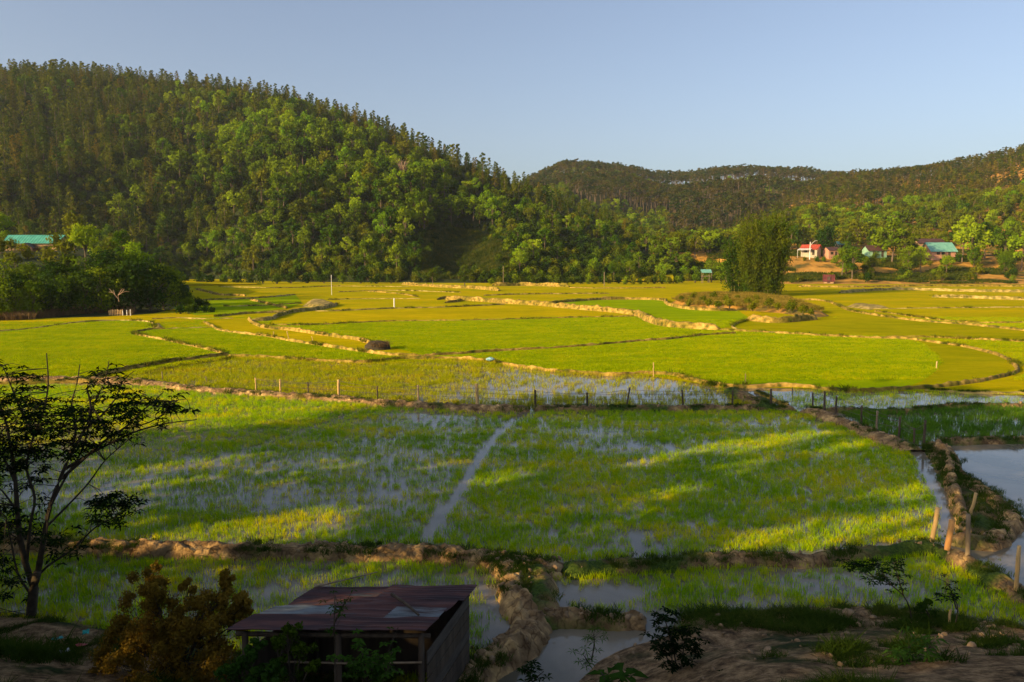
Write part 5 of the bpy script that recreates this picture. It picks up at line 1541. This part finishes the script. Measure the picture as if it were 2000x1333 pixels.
# plank side wall on the right: boards run front to back
for k in range(7):
    z0 = .0 + k * .25
    p0 = roofpt(.985, .04); p1 = roofpt(.985, .96); 
    b = MB(); t_ = .02; dz = rng.normal(0, .015)
    b.add([(p0[0],p0[1],z0),(p1[0],p1[1],z0+dz),(p1[0],p1[1],z0+.23+dz),(p0[0],p0[1],z0+.23),(p0[0]+t_,p0[1]+t_*.3,z0),(p1[0]+t_,p1[1]+t_*.3,z0+dz),(p1[0]+t_,p1[1]+t_*.3,z0+.23+dz),(p0[0]+t_,p0[1]+t_*.3,z0+.23)],
          [(0,1,2,3),(4,7,6,5),(3,2,6,7),(0,4,5,1),(0,3,7,4),(1,5,6,2)])
    b.build('side_plank', M['wood_dark'] if k % 3 else M['wood_grey'], sh)
# dark back and left walls of boards, horizontal rails at the open front
b = MB(); p0 = roofpt(.0, .02); p1 = roofpt(.985, .02)
b.add([(p0[0],p0[1],-.3),(p1[0],p1[1],-.3),(p1[0],p1[1],1.6),(p0[0],p0[1],1.6),(p0[0],p0[1]+.03,-.3),(p1[0],p1[1]+.03,-.3),(p1[0],p1[1]+.03,1.6),(p0[0],p0[1]+.03,1.6)], [(0,1,2,3),(4,7,6,5),(3,2,6,7)])
b.build('back_wall', M['wood_dark'], sh)
b = MB(); p1 = roofpt(.0, .96)
b.add([(p0[0],p0[1],-.3),(p1[0],p1[1],-.3),(p1[0],p1[1],1.6),(p0[0],p0[1],1.6),(p0[0]-.03,p0[1],-.3),(p1[0]-.03,p1[1],-.3),(p1[0]-.03,p1[1],1.6),(p0[0]-.03,p0[1],1.6)], [(0,3,2,1),(4,5,6,7),(3,7,6,2)])
b.build('side_wall', M['wood_dark'], sh)
for zz in (.35, .75, 1.15, 1.55):
    p0 = roofpt(.2, .955); p1 = roofpt(.96, .955)
    b = MB(); b.tube([(p0[0], p0[1]-.06, zz), ((p0[0]+p1[0])/2, p0[1]-.07, zz-.03), (p1[0], p1[1]-.06, zz+.02)], .022, 5); b.build('rail', M['wood'], sh)
pa = roofpt(.60, .33, .18) + o0; pb_ = roofpt(.90, .80, .2) + o0
b = MB(); b.tube([pa, (pa + pb_) / 2 + [0, 0, .03], pb_], [.035, .03, .022], 6); tag(b.build('stick', M['wood_dark']), 'dark stick lying across the shed roof', 'stick')
pa = roofpt(.02, .06, .12) + o0; pb_ = roofpt(.35, -.12, .3) + o0
b = MB(); b.tube([pa, pb_], [.02, .01], 5); tag(b.build('stick', M['wood']), 'thin twig poking up at the back edge of the shed roof', 'stick')

# ------------------------------------------------------------------ foreground plants
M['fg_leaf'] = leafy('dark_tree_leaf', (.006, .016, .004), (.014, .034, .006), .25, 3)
M['fg_green'] = leafy('young_leaf', (.025, .065, .010), (.06, .13, .016), .35, 4)
def fgpt(px_, py_, d):
    """point seen at this pixel at depth d"""
    v_ = (666.5 - py_) / 1500; q = d / (CP + v_ * SP)
    return np.array([(px_ - 1000) / 1500 * q, d, CAMH + (-SP + v_ * CP) * q])
def whorl(c, n, L, rs, droop=.5, w_=.28):
    """leaflets radiating from one point, each bent"""
    out = []
    a0 = rs.random() * 6.283
    for k in range(n):
        a_ = a0 + k * 6.283 / n + rs.normal(0, .15); l = L * (.75 + .5 * rs.random())
        up = rs.uniform(.0, .5)
        d1 = np.array([math.cos(a_), math.sin(a_), up]); d2 = np.array([math.cos(a_), math.sin(a_), -droop])
        s_v = np.array([-math.sin(a_), math.cos(a_), rs.normal(0, .3)]) * l * w_ * .5
        m_ = c + d1 * l * .5; e = m_ + d2 * l * .5
        out.append([c, m_ + s_v, e, m_ - s_v])
    return out
rs = np.random.default_rng(5)
tr = thing('dark_tree', 'dark open-branched tree with whorled leaves at the left margin', 'tree', tuple(fgpt(60, 1235, 18.3)))
T0 = np.array(tr.location)
STEMS = [([(60,1240),(62,1190),(66,1150),(73,1120)],.13,.10),
 ([(73,1125),(84,1060),(95,1000),(112,950),(135,895),(165,840),(178,800),(170,760)],.075,.02),
 ([(66,1150),(50,1100),(40,1056),(34,1000),(30,942),(22,880),(10,820),(-10,770)],.075,.02),
 ([(70,1130),(94,1105),(140,1075),(187,1030),(234,1005),(270,975)],.035,.01),
 ([(125,918),(170,890),(208,870),(260,845),(322,828),(385,820)],.04,.01),
 ([(120,935),(160,900),(198,866),(245,835),(275,805),(300,785),(320,765)],.045,.012),
 ([(245,838),(290,826),(320,808),(335,785),(365,780)],.02,.008),
 ([(52,1100),(60,1020),(68,973),(52,915),(66,850),(86,800),(94,750),(91,690)],.04,.012),
 ([(100,985),(130,930),(160,880),(182,796),(205,744),(213,705)],.035,.01),
 ([(90,1030),(130,990),(172,945),(205,900),(250,860)],.03,.01),
 ([(30,942),(10,900),(-15,860),(-40,830)],.035,.01),
 ([(34,1000),(5,960),(-30,930)],.03,.01),
 ([(135,895),(148,840),(140,790),(150,750),(156,712)],.03,.01),
 ([(165,840),(200,810),(225,780),(240,745),(262,725)],.025,.008),
 ([(66,850),(40,800),(20,750),(5,715)],.03,.01),
 ([(62,1165),(35,1120),(22,1060),(12,1010)],.03,.012)]
tb = MB(); nodes = []
for (pts, r0, r1) in STEMS:
    dd = 18.3 + rs.normal(0, .5)
    P = []
    for k, (a_, b_) in enumerate(pts):
        P.append(fgpt(a_, b_, 18.3 + (dd - 18.3) * min(1, k / 3)))
    P = catmull(P, .18)
    tb.tube(P - T0, np.linspace(r0, r1, len(P)), 6, jit=.15)
    nodes.append(P[len(P) // 4:])
ND = np.concatenate(nodes)
lf = []; cpts = []
def canopy(poly, n, dsp=1.0):
    xs = [p[0] for p in poly]; ys = [p[1] for p in poly]; k = 0
    while k < n:
        a_ = rs.uniform(min(xs), max(xs)); b_ = rs.uniform(min(ys), max(ys))
        if inpoly(np.array([a_]), np.array([b_]), poly)[0]:
            cpts.append(fgpt(a_, b_, 18.3 + rs.normal(0, dsp))); k += 1
canopy([(-60,715),(30,705),(70,730),(120,770),(180,790),(240,790),(330,830),(300,850),(250,870),(200,880),(150,900),(60,930),(-60,920)], 210)
canopy([(-60,760),(140,800),(200,800),(220,860),(150,890),(-60,900)], 130)
canopy([(170,740),(215,700),(240,740),(270,760),(300,790),(260,810),(190,800)], 34, .6)
canopy([(270,780),(340,775),(390,815),(360,830),(300,810)], 20, .5)
canopy([(165,975),(215,960),(280,975),(265,1010),(200,1040),(160,1020)], 42, .5)
canopy([(-60,930),(90,930),(110,1000),(90,1060),(-60,1070)], 70)
canopy([(-60,1060),(30,1080),(60,1160),(-60,1230)], 30)
canopy([(90,1010),(200,1050),(150,1090),(80,1110)], 14, .5)
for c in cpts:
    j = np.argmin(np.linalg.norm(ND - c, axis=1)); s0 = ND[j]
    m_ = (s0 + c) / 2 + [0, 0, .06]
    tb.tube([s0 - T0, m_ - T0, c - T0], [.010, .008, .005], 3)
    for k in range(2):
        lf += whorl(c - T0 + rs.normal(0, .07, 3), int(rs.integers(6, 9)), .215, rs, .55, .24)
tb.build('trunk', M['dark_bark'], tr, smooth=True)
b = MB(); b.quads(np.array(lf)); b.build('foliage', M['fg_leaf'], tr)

def leaf_shrub(name, label, px_, py_, d, blobs, mat, n, leaf, seed, cat='shrub', bark='dark_bark', z=None):
    """blobs: (px, py, depth offset, radius m) of leaf masses"""
    rs = np.random.default_rng(seed)
    base = fgpt(px_, py_, d)
    if z is not None: base[2] = z
    else: base[2] = float(h_near(base[0], base[1])) - .05
    r = thing(name, label, cat, tuple(base))
    st = MB(); cl = []
    for (a_, b_, dd, rad) in blobs:
        c = fgpt(a_, b_, d + dd) - base
        st.tube([(0, 0, -.1), c * [.35, .35, .55], c], [.03, .02, .008], 5)
        for q in range(7):
            o_ = rs.normal(0, .55, 3) * rad; cl.append((c + o_, (rad * .45,) * 3))
            st.tube([c * .8, c + o_], [.008, .004], 3)
    st.build('stems', M[bark], r)
    b = MB(); b.quads(clump_leaves(cl, max(4, n // len(cl)), leaf, .5, .25, .2)); b.build('foliage', M[mat], r)
    return r
M['leaf_orange'] = leafy('orange_brown_leaf', (.085, .060, .010), (.24, .155, .020), .35, 3.5)
leaf_shrub('orange_shrub', 'orange-brown leafy shrub left of the tin shed', 340, 1330, 14.6,
           [(290,1135,.2,.28),(310,1180,0,.35),(265,1200,.3,.40),(235,1250,0,.40),(290,1250,-.3,.5),(350,1230,.2,.5),(390,1190,.1,.36),(430,1160,0,.30),(455,1185,.2,.30),(420,1220,-.2,.42),(470,1210,.2,.22),(370,1145,.4,.16),(330,1290,-.4,.55),(250,1310,-.2,.5),(410,1290,-.4,.5),(300,1340,-.5,.5),(205,1290,.1,.3),(445,1135,.2,.14),(330,1210,.1,.4),(270,1270,-.1,.45),(350,1270,0,.45),(390,1240,.1,.4),(320,1320,-.2,.5),(380,1320,-.1,.5),(440,1250,0,.35),(230,1330,0,.4),(300,1165,.1,.3),(470,1180,.1,.22)], 'leaf_orange', 42000, .065, 9)
leaf_shrub('green_shrub', 'fresh green shrub in front of the left side of the shed', 480, 1345, 12.6, [(470,1290,0,.22),(500,1270,.1,.18),(520,1300,0,.25),(485,1325,-.1,.3),(540,1320,0,.2),(445,1320,0,.25)], 'fg_green', 3000, .075, 10)
leaf_shrub('dark_shrub', 'dark shrub rising in front of the left part of the shed', 570, 1345, 12.8, [(560,1240,0,.2),(590,1260,.1,.2),(540,1265,0,.2),(575,1300,0,.28),(610,1290,0,.16)], 'leaf_dark', 1800, .075, 12)
def sprig(name, label, stems, d, mat, nwh, L, seed, w_=.3, cat='plant', bark='dark_bark', zb=None, nl=6):
    """a slender plant: stems drawn at depth d, leaf whorls along the upper stem"""
    rs = np.random.default_rng(seed)
    base = fgpt(stems[0][0][0], stems[0][0][1], d)
    r = thing(name, label, cat, tuple(base)); st = MB(); lf = []
    for s_p in stems:
        P = catmull([fgpt(a_, b_, d + .15 * k * rs.normal()) for k, (a_, b_) in enumerate(s_p)], .08) - base
        st.tube(P, np.linspace(.018, .006, len(P)), 5)
        i0 = int(len(P) * .35)
        for k in range(nwh):
            c = P[rs.integers(i0, len(P))] + rs.normal(0, .09, 3)
            st.tube([P[np.argmin(np.linalg.norm(P - c, axis=1))], c], [.005, .003], 3)
            lf += whorl(c, nl, L, rs, .5, w_)
    st.build('stem', M[bark], r); b = MB(); b.quads(np.array(lf)); b.build('foliage', M[mat], r)
    return r
sprig('sapling', 'tall thin sapling crossing the shed roof', [[(655,1345),(654,1260),(653,1200),(656,1165)],[(654,1215),(672,1180),(680,1170)]], 12.4, 'leaf_dark', 9, .10, 21, nl=5)
sprig('young_shrub', 'light green young shrub in front of the open shed', [[(715,1345),(712,1300),(700,1255)],[(715,1330),(740,1290),(765,1275)],[(715,1340),(690,1300),(670,1290)],[(715,1335),(735,1320),(760,1300)]], 12.2, 'fg_green', 20, .11, 22, .5, 'shrub', nl=5)
sprig('sapling', 'yellowish twiggy sapling against the shed post', [[(745,1345),(760,1270),(778,1225)]], 12.3, 'fg_green', 5, .08, 23, .5, nl=4)
sprig('weed_plant', 'leafy dark weed by the ditch bottom', [[(1030,1345),(1035,1318),(1020,1300)],[(1030,1345),(1050,1322),(1062,1312)]], 13.5, 'fg_leaf', 8, .15, 24, nl=6)
sprig('tall_weed', 'tall bushy weed with many stems on the bare bank', [[(1330,1345),(1315,1270),(1300,1215),(1295,1205)],[(1325,1345),(1335,1270),(1345,1225)],[(1330,1340),(1300,1280),(1278,1245)],[(1320,1345),(1310,1250),(1322,1205)],[(1335,1345),(1350,1280),(1372,1250)]], 14.2, 'fg_leaf', 24, .12, 25, .4, nl=6)
sprig('broad_leaf_plant', 'low plant with two broad pointed green leaves at the bottom edge', [[(1190,1350),(1180,1325),(1172,1312)],[(1195,1350),(1210,1330),(1222,1322)]], 13.0, 'fg_green', 3, .34, 26, .38, nl=4)
sprig('drooping_plant', 'plant with long drooping pointed leaves at the lower right', [[(1790,1350),(1785,1310),(1775,1265)],[(1790,1340),(1810,1290),(1815,1262)],[(1785,1345),(1765,1310),(1762,1285)]], 12.6, 'fg_green', 15, .20, 27, .22, nl=6)
sprig('small_plant', 'small leafy plant at the bottom right corner', [[(1985,1345),(1982,1320),(1975,1300)],[(1990,1345),(1998,1318)]], 12.6, 'fg_leaf', 9, .16, 28, .35, nl=6)
sprig('small_plant', 'small green plant on the bottom edge right of the tall weed', [[(1435,1350),(1432,1325),(1425,1312)],[(1440,1350),(1450,1325)]], 13.2, 'fg_leaf', 7, .14, 29, .35, nl=6)
sprig('grass_clump', 'spiky bright grass clump in the ditch water', [[(1155,1290),(1160,1265),(1160,1240)],[(1150,1295),(1140,1280)]], 15.6, 'fg_green', 10, .16, 30, .15, nl=7)
# arching sapling on the right bank
leaf_shrub('dark_bush', 'dense dark bush on the right bank under the arching sapling', 1815, 1255, 17.4, [(1815,1215,0,.28),(1790,1225,.1,.22),(1845,1225,0,.22),(1805,1185,0,.16),(1830,1245,-.1,.3),(1800,1245,0,.25)], 'leaf_dark', 3200, .085, 31)
sprig('arching_sapling', 'thin sapling arching left over the dark bush', [[(1785,1250),(1778,1195),(1765,1165),(1740,1143),(1710,1130),(1680,1118)],[(1740,1143),(1720,1115),(1700,1095)],[(1765,1165),(1755,1130),(1745,1100)],[(1710,1130),(1680,1105),(1660,1100)]], 17.3, 'fg_leaf', 20, .13, 32, .35, nl=6)
sprig('arching_sapling', 'thin curved sapling on the right of the dark bush', [[(1858,1250),(1870,1195),(1865,1172),(1845,1165),(1820,1170)],[(1868,1190),(1850,1140),(1830,1130)]], 17.2, 'fg_leaf', 10, .12, 33, .35, nl=5)
b = MB(); P = fgpt(1853, 1250, 17.2); b = post_mesh(.4, .03, (0, 0), 3); o = b.build('stake', M['wood_warm'], smooth=True); o.location = (P[0], P[1], float(h_near(P[0], P[1]))); tag(o, 'short orange-brown stake beside the dark bush', 'stake')
for (px_, py_, r_, lb, seed) in [(1657,1205,.16,'tan clod on the dark bank at the lower right',3),(1705,1215,.09,'small pale clod right of the larger tan clod',4),(1944,1262,.12,'pale clod at the right end of the bare bank',5)]:
    P = G(px_, py_, .25); o = clod(seed, r_).build('clod', M['stone'], smooth=True); o.location = (P[0], P[1], float(h_near(P[0], P[1])) + .04); tag(o, lb, 'clod')
# litter near the dark tree
for (px_, py_, c_, lb, seed) in [(112,1258,(.04,.30,.28),'scrap of teal litter left of the orange shrub',1),(168,1243,(.03,.35,.30),'turquoise litter scrap below the dark tree',2),(160,1272,(.55,.10,.10),'red litter scrap below the dark tree',3),(128,1287,(.6,.6,.6),'white litter scrap below the dark tree',4),(216,1308,(.35,.45,.5),'pale blue litter scrap beside the orange shrub',5)]:
    mt = surf('litter_plastic', [(.4, tuple(.7 * v_ for v_ in c_)), (.6, c_)], 8, rough=.4)
    P = G(px_, py_, .35); zz = float(h_near(P[0], P[1])) + .05
    b = MB(); X, Y = np.meshgrid(np.linspace(-.11, .11, 7), np.linspace(-.07, .07, 5)); b.grid(X + .02 * vnoise(X * 30, Y * 30, seed), Y, .09 * fbm(X * 14 + seed, Y * 14, seed))
    o = b.build('plastic_litter', mt, smooth=True); o.location = (P[0], P[1], zz); o.rotation_euler.z = seed
    md = o.modifiers.new('thickness', 'SOLIDIFY'); md.thickness = .004
    tag(o, lb, 'litter')

# ------------------------------------------------------------------ haze
m_, nt_, out_ = _nt('haze_air')
pv = nt_.nodes.new('ShaderNodeVolumePrincipled')
pv.inputs['Color'].default_value = (.80, .86, .95, 1)
pv.inputs['Density'].default_value = .0001
pv.inputs['Anisotropy'].default_value = .2
nt_.links.new(pv.outputs[0], out_.inputs['Volume'])
b = MB(); b.box(-1500, 1500, -150, 1600, -2.0, 240)
tag(b.build('haze', m_), 'thin haze in the valley air', kind='stuff')
